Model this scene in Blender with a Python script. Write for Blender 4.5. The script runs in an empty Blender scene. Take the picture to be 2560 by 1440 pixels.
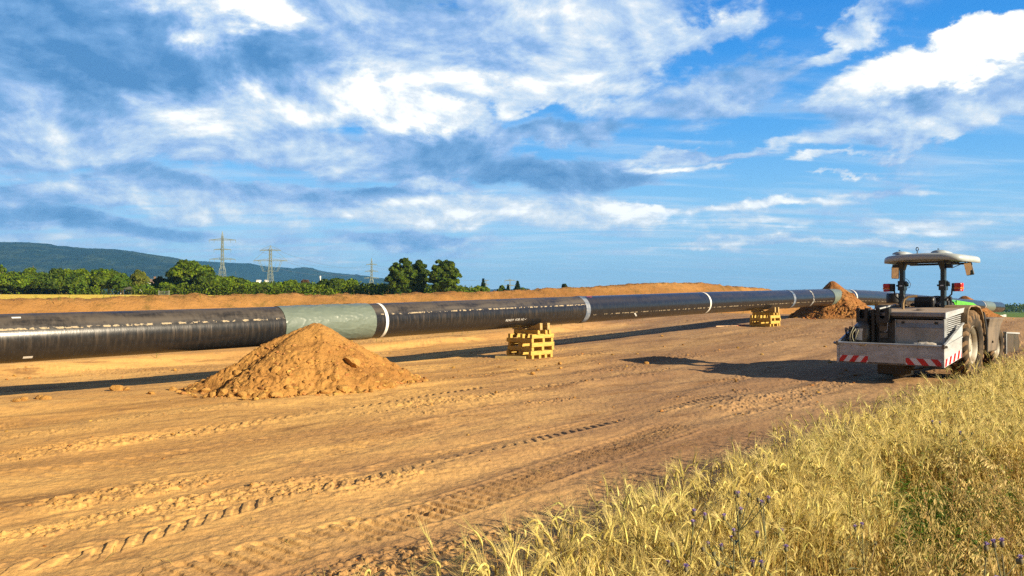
import bpy, math, random
import numpy as np
from mathutils import Vector, Matrix

# ------------------------------------------------------------------ camera, sky, sun, exposure
SC = bpy.context.scene
COL = SC.collection
CAM_Z = 1.93
F_PX = 1990.0          # focal length in photo pixels (2560 wide)
HOR = 745.0            # eye level in photo pixels
cam_data = bpy.data.cameras.new("camera")
cam = bpy.data.objects.new("camera", cam_data)
COL.objects.link(cam)
cam.location = (0, 0, CAM_Z)
cam.rotation_euler = (math.radians(90), 0, 0)
cam_data.lens = F_PX / 2560 * 36
cam_data.sensor_width = 36
cam_data.shift_y = (HOR - 720) / 2560
cam_data.clip_start = 0.05
cam_data.clip_end = 30000
SC.camera = cam
SC.view_settings.view_transform = 'Standard'
SC.view_settings.look = 'None'
SC.view_settings.exposure = 1.08
SC.view_settings.gamma = 1
SC.cycles.use_denoising = False
SC.cycles.max_bounces = 6
SC.cycles.diffuse_bounces = 3
SC.cycles.glossy_bounces = 3
SC.cycles.transmission_bounces = 3
SC.cycles.volume_bounces = 0
SC.cycles.transparent_max_bounces = 6

SUN_DIR = Vector((5.9, -4.0, 2.80)).normalized()
SUN_EL = math.asin(SUN_DIR.z)
SUN_AZ = math.atan2(SUN_DIR.x, SUN_DIR.y)
sun_data = bpy.data.lights.new("sun", 'SUN')
sun_data.energy = 4.9
sun_data.angle = math.radians(0.5)
sun_data.color = (1.0, 0.85, 0.62)
sun = bpy.data.objects.new("sun", sun_data)
sun.rotation_euler = SUN_DIR.to_track_quat('Z', 'Y').to_euler()
sun.location = (40, -30, 30)
COL.objects.link(sun)


class NT:
    """tiny helper around a node tree"""
    def __init__(s, tree):
        s.t = tree
    def n(s, kind, **kw):
        nd = s.t.nodes.new(kind)
        for k, v in kw.items():
            setattr(nd, k, v)
        return nd
    def l(s, a, b):
        s.t.links.new(a, b)
    def put(s, sock, v):
        if hasattr(v, 'links') or hasattr(v, 'is_linked'):
            s.l(v, sock)
        else:
            sock.default_value = v
    def m(s, op, a, b=None, c=None, clamp=False):
        nd = s.n('ShaderNodeMath', operation=op, use_clamp=clamp)
        s.put(nd.inputs[0], a)
        if b is not None: s.put(nd.inputs[1], b)
        if c is not None: s.put(nd.inputs[2], c)
        return nd.outputs[0]
    def v(s, op, a, b=None):
        nd = s.n('ShaderNodeVectorMath', operation=op)
        s.put(nd.inputs[0], a)
        if b is not None:
            if op == 'SCALE': s.put(nd.inputs[3], b)
            else: s.put(nd.inputs[1], b)
        return nd.outputs[1] if op in ('LENGTH', 'DOT_PRODUCT') else nd.outputs[0]
    def comb(s, x, y, z=0.0):
        nd = s.n('ShaderNodeCombineXYZ')
        s.put(nd.inputs[0], x); s.put(nd.inputs[1], y); s.put(nd.inputs[2], z)
        return nd.outputs[0]
    def sep(s, v):
        nd = s.n('ShaderNodeSeparateXYZ'); s.put(nd.inputs[0], v)
        return nd.outputs
    def noise(s, vec, scale, detail=4, rough=0.55, dist=0.0, out=0):
        nd = s.n('ShaderNodeTexNoise')
        if vec is not None: s.put(nd.inputs['Vector'], vec)
        nd.inputs['Scale'].default_value = scale
        nd.inputs['Detail'].default_value = detail
        nd.inputs['Roughness'].default_value = rough
        nd.inputs['Distortion'].default_value = dist
        return nd.outputs[out]
    def rng(s, v, a, b, c=0.0, d=1.0, smooth=True):
        nd = s.n('ShaderNodeMapRange')
        nd.interpolation_type = 'SMOOTHSTEP' if smooth else 'LINEAR'
        s.put(nd.inputs[0], v)
        for i, q in enumerate((a, b, c, d)): s.put(nd.inputs[i + 1], q)
        return nd.outputs[0]
    def mix(s, f, a, b, blend='MIX'):
        nd = s.n('ShaderNodeMix', data_type='RGBA', blend_type=blend)
        s.put(nd.inputs[0], f)
        for sock, q in ((nd.inputs[6], a), (nd.inputs[7], b)):
            if isinstance(q, tuple) and len(q) == 3: q = q + (1.0,)
            s.put(sock, q)
        return nd.outputs[2]


def build_world():
    w = bpy.data.worlds.new("World")
    SC.world = w
    w.use_nodes = True
    w.node_tree.nodes.clear()
    t = NT(w.node_tree)
    out = t.n('ShaderNodeOutputWorld')
    bg = t.n('ShaderNodeBackground')
    t.l(bg.outputs[0], out.inputs[0])
    bg.inputs[1].default_value = 0.10
    sky = t.n('ShaderNodeTexSky')
    sky.sky_type = 'NISHITA'
    sky.sun_disc = False
    sky.sun_elevation = SUN_EL
    sky.sun_rotation = SUN_AZ
    sky.air_density = 1.0
    sky.dust_density = 0.6
    sky.ozone_density = 2.2
    hs = t.n('ShaderNodeHueSaturation')
    hs.inputs['Saturation'].default_value = 1.28
    hs.inputs['Value'].default_value = 1.0
    hs.inputs['Hue'].default_value = 0.495
    t.l(sky.outputs[0], hs.inputs['Color'])
    d = t.n('ShaderNodeTexCoord').outputs['Generated']
    dx, dy, dz = t.sep(d)
    az = t.m('ARCTAN2', dx, dy)
    el = t.m('ARCSINE', dz)
    zc = t.m('MAXIMUM', dz, 0.0)
    den = t.m('ADD', zc, 0.075)
    plane = t.comb(t.m('DIVIDE', dx, den), t.m('DIVIDE', dy, den), 0.0)
    # swirl the lookup so that no cloud keeps a clean outline
    w1 = t.noise(t.comb(az, t.m('MULTIPLY', el, 1.8), 0.7), 6.0, 7, 0.60, 0.3, out=1)
    wc = t.v('SUBTRACT', w1, (0.5, 0.5, 0.5))
    wx, wy, wz = t.sep(wc)
    ax = t.m('ADD', az, t.m('MULTIPLY', wx, 0.22))
    amp = t.m('ADD', t.m('MULTIPLY', zc, 0.45), 0.035)
    ey = t.m('ADD', el, t.m('MULTIPLY', wy, amp))
    pos = t.comb(ax, ey, 0.0)
    def px(x, y):
        a = math.atan((x - 1280) / F_PX)
        return a, math.atan((HOR - y) / F_PX * math.cos(a))
    # cloud banks given by bearing and height: x, y, rx, ry (photo pixels at the lens centre), tilt, amount, brightness
    banks = [
        (230, 120, 420, 170, 0, 1.0, -1.0), (640, 160, 260, 80, 8, .8, -.45), (520, 40, 150, 60, -25, .9, 1.3),
        (660, 60, 90, 60, -20, .7, 1.2), (20, 150, 110, 50, 0, .6, .7), (80, 235, 150, 45, 5, .6, .9), (50, 305, 160, 35, 0, .7, 1.0),
        (150, 390, 200, 35, 5, .7, .5), (970, 70, 380, 110, 0, .9, .05), (1420, 70, 330, 120, 5, .85, .5), (1480, 190, 170, 80, 0, .8, .8),
        (470, 285, 210, 60, 5, .9, 1.0), (780, 230, 210, 60, 10, .9, .9), (960, 265, 150, 50, -18, 1.0, 1.25), (1110, 295, 120, 35, -5, .9, 1.2),
        (640, 365, 420, 60, 0, .8, .35), (450, 468, 230, 30, -3, .7, -.55), (160, 565, 280, 22, -3, .7, -.75), (60, 500, 180, 22, 0, .5, -.3),
        (1120, 375, 200, 70, -5, .95, -.7), (1440, 430, 240, 50, -5, 1.0, -.85), (1320, 305, 260, 30, 0, .7, -.45), (980, 485, 230, 25, 5, .8, -.55),
        (1000, 600, 260, 18, 0, .6, -.4), (1110, 465, 90, 22, 0, .6, 1.1), (1100, 205, 100, 45, -15, .7, .8), (1240, 222, 110, 30, 0, .6, .7),
        (1830, 225, 220, 70, 12, .55, .0), (2110, 110, 120, 30, 22, .5, .6), (1760, 70, 200, 40, 8, .5, .3), (2330, 30, 110, 30, 20, .25, .4),
        (2330, 160, 230, 44, 8, 1.0, 1.6), (2520, 120, 150, 52, 8, .85, 1.5), (2290, 228, 260, 40, 3, 1.0, -.15), (2250, 305, 420, 26, 6, .62, .4),
        (1700, 375, 170, 16, 0, .65, .7), (1690, 407, 130, 13, 0, .75, 1.0), (2060, 388, 130, 12, 5, .55, .9), (1250, 530, 520, 45, 0, .45, .6),
        (700, 520, 700, 60, 0, .42, .4), (1700, 560, 420, 50, 0, .33, .5), (2380, 545, 240, 28, 3, .45, .7), (500, 620, 900, 40, 0, .35, .2),
        (-300, 200, 380, 180, 0, .9, -.4), (2900, 150, 300, 60, 5, .7, .6), (2150, 480, 260, 14, 2, .36, .5), (2300, 610, 330, 14, 0, .36, .6), (1850, 520, 240, 12, 0, .36, .6), (1750, 620, 300, 12, 0, .36, .6), (2060, 432, 90, 8, 3, .5, .9),
    ]
    dens = None; bri = None
    for (x, y, rx, ry, tilt, a, b) in banks:
        c = px(x, y)
        rx_, ry_ = rx / F_PX, ry / F_PX
        mp = t.n('ShaderNodeMapping', vector_type='TEXTURE')
        t.l(pos, mp.inputs[0])
        mp.inputs['Location'].default_value = (c[0], c[1], 0)
        mp.inputs['Rotation'].default_value = (0, 0, math.radians(tilt))
        mp.inputs['Scale'].default_value = (rx_ * 1.35, ry_ * 1.5, 1)
        f = t.rng(t.v('LENGTH', mp.outputs[0]), 1.0, 0.15, 0.0, 1.0)
        dens = t.m('MULTIPLY', f, a) if dens is None else t.m('MULTIPLY_ADD', f, a, dens)
        bri = t.m('MULTIPLY', f, b) if bri is None else t.m('MULTIPLY_ADD', f, b, bri)
    # billows and streaks
    puff = t.comb(t.m('MULTIPLY', az, 1.0), t.m('MULTIPLY', el, 1.75), 0.3)
    n1 = t.noise(puff, 7.5, 11, 0.60, 0.25)
    stretched = t.v('MULTIPLY', plane, (0.50, 1.6, 1.0))
    n2 = t.noise(stretched, 2.3, 8, 0.55, 0.4)
    nn = t.m('MULTIPLY_ADD', n2, 0.38, t.m('MULTIPLY', n1, 0.82))
    d0 = t.m('ADD', dens, t.m('MULTIPLY', t.m('SUBTRACT', nn, 0.60), 1.9))
    cover = t.rng(d0, 0.08, 0.50)
    # light from above and behind: thickness difference towards the sun side
    lift = t.v('ADD', puff, (0.010, 0.022, 0.0))
    n1b = t.noise(lift, 7.5, 11, 0.60, 0.25)
    lit = t.m('MULTIPLY', t.m('SUBTRACT', n1, n1b), 5.0)
    bright = t.m('ADD', t.m('ADD', bri, lit), t.m('MULTIPLY', t.m('SUBTRACT', n2, 0.5), 0.6))
    K = 1 / 0.10 / 2 ** SC.view_settings.exposure
    ramp = t.n('ShaderNodeValToRGB')
    e = ramp.color_ramp.elements
    e[0].position = 0.0; e[0].color = (0.085, 0.265, 0.570, 1)
    e[1].position = 1.0; e[1].color = (1.25, 1.25, 1.25, 1)
    q = e.new(0.30); q.color = (0.200, 0.410, 0.740, 1)
    q = e.new(0.50); q.color = (0.360, 0.550, 0.880, 1)
    q = e.new(0.72); q.color = (0.640, 0.790, 0.960, 1)
    q = e.new(0.86); q.color = (0.900, 0.960, 1.000, 1)
    t.l(t.rng(bright, -1.12, 1.22, 0, 1, smooth=False), ramp.inputs[0])
    cc = t.v('SCALE', ramp.outputs[0], K)
    base = hs.outputs[0]
    # the low sky opposite the sun is a clean pale blue
    blues = t.n('ShaderNodeValToRGB'); be = blues.color_ramp.elements
    be[0].position = 0.0; be[0].color = (0.44, 0.72, 0.97, 1)
    be[1].position = 1.0; be[1].color = (0.012, 0.20, 0.72, 1)
    q = be.new(0.28); q.color = (0.26, 0.60, 0.97, 1)
    q = be.new(0.50); q.color = (0.095, 0.42, 0.93, 1)
    q = be.new(0.75); q.color = (0.028, 0.30, 0.86, 1)
    t.l(t.rng(el, 0.0, 0.40, 0, 1, smooth=False), blues.inputs[0])
    base = t.mix(0.88, base, t.v('SCALE', blues.outputs[0], K))
    veil = t.rng(t.m('MULTIPLY_ADD', n2, 1.0, t.m('MULTIPLY', dens, 0.25)), 0.43, 0.80, 0.0, 0.60)
    veil = t.m('MULTIPLY', veil, t.rng(el, 0.36, 0.12))
    base = t.mix(veil, base, (0.72 * K, 0.86 * K, 1.0 * K))
    colr = t.mix(t.m('MULTIPLY', cover, 0.94), base, cc)
    # dark cloud cover added over unseen sky, behind and overhead, to cut and warm fill
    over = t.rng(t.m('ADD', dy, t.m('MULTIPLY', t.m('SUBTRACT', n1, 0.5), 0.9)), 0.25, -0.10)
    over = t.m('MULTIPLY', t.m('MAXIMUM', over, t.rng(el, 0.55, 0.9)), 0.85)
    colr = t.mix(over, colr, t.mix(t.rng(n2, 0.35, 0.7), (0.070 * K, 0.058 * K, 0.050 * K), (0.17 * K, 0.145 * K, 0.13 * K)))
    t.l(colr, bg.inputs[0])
    try:
        w.cycles.sampling_method = 'MANUAL'
        w.cycles.sample_map_resolution = 512
    except Exception:
        pass


build_world()

# ------------------------------------------------------------------ helpers
S_ = np.array([0.68, 0.7332])      # along the pipeline
P_ = np.array([-0.7332, 0.68])     # across it, away from the camera
def sp(X, Y): return X * S_[0] + Y * S_[1], X * P_[0] + Y * P_[1]
def xy(s, p): return s * S_[0] + p * P_[0], s * S_[1] + p * P_[1]
def img(x, y, d):
    """a point seen at photo pixel x, y, d metres away along the view"""
    return Vector(((x - 1280) / F_PX * d, d, CAM_Z - (y - HOR) / F_PX * d))

def vn(x, y, seed=0):
    xi = np.floor(x).astype(np.int64); yi = np.floor(y).astype(np.int64)
    fx = x - xi; fy = y - yi
    fx = fx * fx * fx * (fx * (fx * 6 - 15) + 10); fy = fy * fy * fy * (fy * (fy * 6 - 15) + 10)
    def h(a, b):
        q = (a * 374761393 + b * 668265263 + seed * 974634777) & 0xffffffff
        q = ((q ^ (q >> 13)) * 1274126177) & 0xffffffff
        return ((q ^ (q >> 16)) & 0xffff) / 65535.0
    a = h(xi, yi); b = h(xi + 1, yi); c = h(xi, yi + 1); d = h(xi + 1, yi + 1)
    return (a + (b - a) * fx) * (1 - fy) + (c + (d - c) * fx) * fy
def fbm(x, y, o=4, seed=0, g=0.5):
    r = 0; a = 1; t = 0
    for i in range(o):
        r = r + a * (vn(x, y, seed + i * 17) - 0.5); t += a; a *= g; x = x * 2.03 + 5.1; y = y * 2.03 + 3.7
    return r / t * 2
def sstep(a, b, x):
    t = np.clip((np.asarray(x, float) - a) / (b - a), 0, 1); return t * t * (3 - 2 * t)

# the lie of the land: a gentle rise along the pipeline with its crest 45 m out, falling away beyond
_ts = np.concatenate([np.arange(-300, 400, 0.5)])
_tz = np.interp(_ts, [-300, -10, 0, 8, 19, 24, 30, 38, 45, 52, 60, 82, 128, 400], [-.1, -.08, -.06, -.1, -.03, .13, .36, .66, .86, .86, .62, -.15, -.95, -4.9])
_k = np.exp(-0.5 * (np.arange(-16, 17) * 0.5 / 2.5) ** 2); _k /= _k.sum()
_tz = np.convolve(np.pad(_tz, 16, mode='edge'), _k, mode='valid')
def base_z(s): return np.where(s > 395, -4.83 - (s - 395) * 0.0142, np.interp(s, _ts, _tz))
def field_k(s, p): return sstep(39, 62, p - 0.45 * np.maximum(s - 45, 0))
def land(X, Y):
    s, p = sp(X, Y)
    sh = 4.5 * (1 - sstep(8, 15, p))
    z = base_z(s - sh * sstep(5, 20, s) * (1 - sstep(34, 44, s)))
    z = z + 0.30 * sstep(24.2, 25.6, p + 0.5 * np.sin(s * 0.35)) * (1 - sstep(33, 40, s)) * (1 - sstep(30, 36, p))
    z = z - 0.13 * sstep(18.0, 23.0, p) * (1 - sstep(33, 42, s)) * (1 - sstep(30, 36, p))
    k = field_k(s, p)
    zf = np.interp(p, [40, 60, 230, 600, 3000], [1.3, 1.55, 2.85, 3.2, 4.0])
    return z * (1 - k) + zf * k
def gz(X, Y): return float(land(np.array([X], float), np.array([Y], float))[0])

def new_obj(name, me, parent=None, mat=None):
    o = bpy.data.objects.new(name, me); COL.objects.link(o)
    if parent is not None: o.parent = parent
    if mat is not None and me is not None:
        for m in (mat if isinstance(mat, (list, tuple)) else [mat]): me.materials.append(m)
    return o
def tag(o, label=None, cat=None, group=None, kind=None):
    if label: o['label'] = label
    if cat: o['category'] = cat
    if group: o['group'] = group
    if kind: o['kind'] = kind
    return o
def empty(name, loc=(0, 0, 0), rz=0.0):
    o = bpy.data.objects.new(name, None); COL.objects.link(o)
    o.location = loc; o.rotation_euler = (0, 0, rz); o.empty_display_size = 0.2
    return o
def copy_tree(o, parent=None):
    c = o.copy(); COL.objects.link(c)
    if parent is not None: c.parent = parent
    for ch in list(o.children): copy_tree(ch, c)
    return c

def np_mesh(name, V, Fq, smooth=False, mat_idx=None, uv=None):
    """V (n,3), Fq (m,4) or (m,3)"""
    me = bpy.data.meshes.new(name)
    V = np.asarray(V, np.float32); Fq = np.asarray(Fq, np.int32)
    k = Fq.shape[1]
    me.vertices.add(len(V)); me.vertices.foreach_set('co', V.ravel())
    me.loops.add(Fq.size); me.loops.foreach_set('vertex_index', Fq.ravel())
    me.polygons.add(len(Fq)); me.polygons.foreach_set('loop_start', np.arange(0, Fq.size, k, dtype=np.int32))
    if mat_idx is not None: me.polygons.foreach_set('material_index', np.asarray(mat_idx, np.int32))
    me.polygons.foreach_set('use_smooth', np.full(len(Fq), bool(smooth)))
    if uv is not None:
        l = me.uv_layers.new(name='UVMap'); l.data.foreach_set('uv', np.asarray(uv, np.float32)[Fq.ravel()].ravel())
    me.update(calc_edges=True)
    return me
def grid_faces(r, c, wrap=False):
    i = np.arange(r - 1)[:, None]; j = np.arange(c if wrap else c - 1)[None, :]
    a = i * c + j; b = i * c + (j + 1) % c
    return np.stack([a, b, b + c, a + c], -1).reshape(-1, 4)

class MB:
    """collects shapes into one mesh"""
    def __init__(s): s.v = []; s.f = []; s.mi = []; s.sm = []; s.cur = 0
    def add(s, vs, fs, smooth=False):
        o = len(s.v); s.v += [tuple(v) for v in vs]
        for f in fs: s.f.append(tuple(i + o for i in f)); s.mi.append(s.cur); s.sm.append(smooth)
        return s
    def box(s, c, size, rot=None, taper=1.0):
        hx, hy, hz = (q / 2 for q in size); vs = []
        for z in (-hz, hz):
            k = taper if z > 0 else 1.0
            for x, y in ((-hx, -hy), (hx, -hy), (hx, hy), (-hx, hy)):
                v = Vector((x * k, y * k, z))
                if rot is not None: v = rot @ v
                vs.append(v + Vector(c))
        return s.add(vs, [(0, 3, 2, 1), (4, 5, 6, 7), (0, 1, 5, 4), (1, 2, 6, 5), (2, 3, 7, 6), (3, 0, 4, 7)])
    def b2(s, lo, hi):
        return s.box([(a + b) / 2 for a, b in zip(lo, hi)], [abs(b - a) for a, b in zip(lo, hi)])
    def bar(s, a, b, w, h=None, up=(0, 0, 1)):
        a = Vector(a); b = Vector(b); d = b - a; L = d.length
        if L < 1e-6: return s
        z = d.normalized(); u = Vector(up)
        if abs(z.dot(u)) > 0.98: u = Vector((1, 0, 0))
        x = u.cross(z).normalized(); y = z.cross(x)
        return s.box((a + b) / 2, (w, h or w, L), Matrix((x, y, z)).transposed())
    def tube(s, pts, r, n=8, caps=True, smooth=True):
        pts = [Vector(p) for p in pts]; rs = r if isinstance(r, (list, tuple)) else [r] * len(pts)
        vs = []; x = None
        for i, p in enumerate(pts):
            d = (pts[min(i + 1, len(pts) - 1)] - pts[max(i - 1, 0)]).normalized()
            if x is None:
                u = Vector((0, 0, 1)) if abs(d.z) < 0.9 else Vector((1, 0, 0)); x = u.cross(d).normalized()
            else:
                x = (x - d * x.dot(d)).normalized()
            y = d.cross(x)
            for k in range(n):
                a = 2 * math.pi * k / n; vs.append(p + (x * math.cos(a) + y * math.sin(a)) * rs[i])
        fs = []
        for i in range(len(pts) - 1):
            for k in range(n):
                fs.append((i * n + k, i * n + (k + 1) % n, (i + 1) * n + (k + 1) % n, (i + 1) * n + k))
        s.add(vs, fs, smooth)
        if caps:
            s.add(vs[:n], [tuple(reversed(range(n)))]); s.add(vs[-n:], [tuple(range(n))])
        return s
    def lathe(s, prof, c, axis='x', n=32, smooth=True):
        """prof: list of (r, t) along the axis"""
        vs = []
        for (r, t) in prof:
            for k in range(n):
                a = 2 * math.pi * k / n
                q = {'x': (t, r * math.cos(a), r * math.sin(a)), 'y': (r * math.cos(a), t, r * math.sin(a)), 'z': (r * math.cos(a), r * math.sin(a), t)}[axis]
                vs.append(Vector(q) + Vector(c))
        fs = [(i * n + k, i * n + (k + 1) % n, (i + 1) * n + (k + 1) % n, (i + 1) * n + k) for i in range(len(prof) - 1) for k in range(n)]
        return s.add(vs, fs, smooth)
    def prism(s, poly, x0, x1, axis='x'):
        """poly in the other two coordinates, extruded along axis"""
        n = len(poly)
        def q(t, a, b): return {'x': (t, a, b), 'y': (a, t, b), 'z': (a, b, t)}[axis]
        vs = [q(x0, a, b) for a, b in poly] + [q(x1, a, b) for a, b in poly]
        fs = [tuple(reversed(range(n))), tuple(range(n, 2 * n))] + [(i, (i + 1) % n, n + (i + 1) % n, n + i) for i in range(n)]
        return s.add(vs, fs)
    def build(s, name, mat, parent=None, bevel=0.0):
        me = bpy.data.meshes.new(name); me.from_pydata(s.v, [], s.f)
        for m in (mat if isinstance(mat, (list, tuple)) else [mat]): me.materials.append(m)
        me.polygons.foreach_set('material_index', s.mi); me.polygons.foreach_set('use_smooth', s.sm)
        me.update()
        import bmesh
        bm = bmesh.new(); bm.from_mesh(me); bmesh.ops.recalc_face_normals(bm, faces=bm.faces); bm.to_mesh(me); bm.free()
        o = new_obj(name, me, parent)
        if bevel:
            b = o.modifiers.new('bevel', 'BEVEL'); b.width = bevel; b.segments = 2; b.limit_method = 'ANGLE'; b.angle_limit = math.radians(50)
        return o

MATS = {}
def mat(name, col, rough=0.7, metal=0.0, col2=None, scale=5.0, bump=0.0, bscale=30.0, detail=5, stretch=None, spec=0.5, island=0.0, transl=0.0, lo=0.35, hi=0.65, r2=None, coat=0.0):
    if name in MATS: return MATS[name]
    m = bpy.data.materials.new(name); m.use_nodes = True; m.node_tree.nodes.clear(); t = NT(m.node_tree)
    out = t.n('ShaderNodeOutputMaterial'); b = t.n('ShaderNodeBsdfPrincipled'); t.l(b.outputs[0], out.inputs[0])
    b.inputs['Roughness'].default_value = rough; b.inputs['Metallic'].default_value = metal
    b.inputs['Specular IOR Level'].default_value = spec
    if coat: b.inputs['Coat Weight'].default_value = coat
    vec = t.n('ShaderNodeTexCoord').outputs['Object']
    if stretch: vec = t.v('MULTIPLY', vec, stretch)
    c = tuple(col) + (1,)
    if col2 is not None:
        f = t.rng(t.noise(vec, scale, detail, 0.6), lo, hi)
        c = t.mix(f, tuple(col), tuple(col2))
        if r2 is not None: t.l(t.rng(f, 0, 1, rough, r2), b.inputs['Roughness'])
    if island:
        g = t.n('ShaderNodeNewGeometry').outputs['Random Per Island']
        hv = t.n('ShaderNodeHueSaturation'); t.put(hv.inputs['Color'], c)
        t.l(t.rng(g, 0, 1, 1 - island, 1 + island, smooth=False), hv.inputs['Value'])
        wn = t.n('ShaderNodeTexWhiteNoise', noise_dimensions='1D'); t.l(g, wn.inputs['W'])
        t.l(t.rng(wn.outputs[0], 0, 1, 0.5 - island * 0.06, 0.5 + island * 0.06, smooth=False), hv.inputs['Hue'])
        c = hv.outputs[0]
    t.put(b.inputs['Base Color'], c)
    if bump:
        bp = t.n('ShaderNodeBump'); bp.inputs['Strength'].default_value = 1.0; bp.inputs['Distance'].default_value = bump
        t.l(t.noise(vec, bscale, 5, 0.6), bp.inputs['Height']); t.l(bp.outputs[0], b.inputs['Normal'])
    if transl:
        tr = t.n('ShaderNodeBsdfTranslucent'); t.put(tr.inputs[0], c)
        mx = t.n('ShaderNodeMixShader'); mx.inputs[0].default_value = transl
        t.l(b.outputs[0], mx.inputs[1]); t.l(tr.outputs[0], mx.inputs[2]); t.l(mx.outputs[0], out.inputs[0])
    MATS[name] = m
    return m

SOIL_A = (0.52, 0.275, 0.076); SOIL_B = (0.37, 0.180, 0.050)
def soil_mat(name, a, b, c, sc=1.0, bump=0.02):
    """dry ochre soil: pale dusty patches, darker damp crumbs, grit; streaks run along the work strip"""
    m = bpy.data.materials.new(name); m.use_nodes = True; m.node_tree.nodes.clear(); t = NT(m.node_tree)
    out = t.n('ShaderNodeOutputMaterial'); bs = t.n('ShaderNodeBsdfPrincipled'); t.l(bs.outputs[0], out.inputs[0])
    bs.inputs['Roughness'].default_value = 0.95; bs.inputs['Specular IOR Level'].default_value = 0.15
    o = t.n('ShaderNodeTexCoord').outputs['Object']
    mp = t.n('ShaderNodeMapping'); t.l(o, mp.inputs[0]); mp.inputs['Rotation'].default_value = (0, 0, -math.atan2(S_[1], S_[0]))
    al = t.v('MULTIPLY', mp.outputs[0], (0.28, 1.0, 1.0))
    n1 = t.noise(al, 0.55 * sc, 6, 0.6, 0.3)
    n2 = t.noise(o, 2.6 * sc, 7, 0.65)
    n3 = t.noise(al, 3.5 * sc, 5, 0.6)
    col = t.mix(t.rng(n1, 0.36, 0.62), a, b)
    col = t.mix(t.rng(n2, 0.50, 0.72, 0, 0.75), col, c)
    col = t.mix(t.rng(n3, 0.55, 0.75, 0, 0.35), col, tuple(min(1, q * 1.25) for q in a))
    if name == 'soil':      # yellower and lighter on one side of the strip, browner and darker on the other
        ox, oy, oz = t.sep(o)
        side = t.m('ADD', t.m('SUBTRACT', ox, t.m('MULTIPLY', oy, 0.12)), t.m('MULTIPLY', t.m('SUBTRACT', n1, 0.5), 9.0))
        hv = t.n('ShaderNodeHueSaturation'); t.l(col, hv.inputs['Color']); hv.inputs['Fac'].default_value = 1
        t.l(t.rng(side, -6.0, 3.5, 0.507, 0.501), hv.inputs['Hue']); t.l(t.rng(side, -6.0, 3.5, 0.96, 0.84), hv.inputs['Saturation']); t.l(t.rng(side, -6.0, 3.5, 1.36, 0.84), hv.inputs['Value'])
        col = hv.outputs[0]
    n4 = t.noise(al, 1.3 * sc, 7, 0.68, 0.5)
    col = t.mix(t.rng(n4, 0.53, 0.68, 0, 0.72), col, tuple(q * 0.82 for q in c))
    grit = t.noise(o, 42 * sc, 3, 0.7)
    col = t.mix(t.rng(grit, 0.62, 0.75, 0, 0.5), col, tuple(q * 0.55 for q in c))
    t.l(col, bs.inputs['Base Color'])
    bp = t.n('ShaderNodeBump'); bp.inputs['Distance'].default_value = bump; bp.inputs['Strength'].default_value = 0.9
    h = t.m('ADD', t.m('MULTIPLY', t.noise(o, 9 * sc, 6, 0.65), 1.0), t.m('MULTIPLY', grit, 0.25))
    t.l(h, bp.inputs['Height']); t.l(bp.outputs[0], bs.inputs['Normal'])
    MATS[name] = m
    return m
M_SOIL = soil_mat('soil', SOIL_A, SOIL_B, (0.27, 0.135, 0.050))
M_HEAP = soil_mat('heap_soil', (0.43, 0.225, 0.062), (0.35, 0.170, 0.046), (0.25, 0.118, 0.034), 1.6, 0.05)
M_HEAP2 = soil_mat('rusty_soil', (0.36, 0.17, 0.055), (0.26, 0.11, 0.035), (0.15, 0.060, 0.018), 2.0, 0.04)
M_CLOD = mat('clod', (0.43, 0.235, 0.070), 0.95, col2=(0.32, 0.16, 0.046), scale=6, bump=0.02, bscale=14, island=0.25, spec=0.1)
M_FIELD = mat('crop', (0.85, 0.62, 0.09), 0.9, col2=(0.72, 0.50, 0.07), scale=0.05, stretch=(1, 4, 1), bump=0.1, bscale=2.0, spec=0.1)
M_GREENF = mat('green_crop', (0.16, 0.24, 0.035), 0.9, col2=(0.10, 0.17, 0.03), scale=0.05, bump=0.1, bscale=2.0, spec=0.1)

# ------------------------------------------------------------------ ground
def px_ground(x, y, z=-0.06):
    d = (CAM_Z - z) * F_PX / (y - HOR); return (x - 1280) / F_PX * d, d
# tyre tracks, read off as the line each wheel took; half-width, lug spacing, slant, depth, patchiness
TRACKS = [
    ([(-300, 1450), (0, 1400), (200, 1372), (420, 1305), (660, 1235), (900, 1188), (1050, 1140), (1300, 1098), (1500, 1052), (1800, 985)], .29, .20, .75, .034, .22),
    ([(-100, 1560), (380, 1455), (640, 1385), (900, 1315), (1125, 1255), (1280, 1205), (1400, 1160), (1700, 1060)], .33, .165, .14, .030, .24),
    ([(-300, 1330), (0, 1285), (200, 1248), (430, 1195), (600, 1172), (900, 1100), (1300, 1010)], .28, .20, .6, .032, .28),
    ([(-300, 1170), (0, 1135), (170, 1112), (350, 1088), (600, 1052), (900, 1008), (1200, 965)], .30, .22, .8, .036, .15),
    ([(-300, 1235), (0, 1190), (200, 1165), (500, 1120), (800, 1075), (1100, 1030), (1500, 960)], .26, .24, .5, .022, .5),
    ([(500, 1075), (700, 1040), (950, 990), (1200, 950), (1600, 880)], .25, .22, .5, .030, .40),
    ([(900, 1330), (1250, 1215), (1400, 1170), (1560, 1120), (1750, 1060), (2050, 965)], .25, .16, .1, .028, .46),
    ([(1300, 1120), (1600, 1010), (1760, 960), (1900, 925)], .22, .16, .3, .022, .5),
]
_tr = []
for pts, hw, spc, sk, dep, pat in TRACKS:
    g = sorted(sp(*px_ground(*q)) for q in pts)
    _tr.append((np.array([q[0] for q in g]), np.array([q[1] for q in g]), hw, spc, sk, dep, pat))

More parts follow.
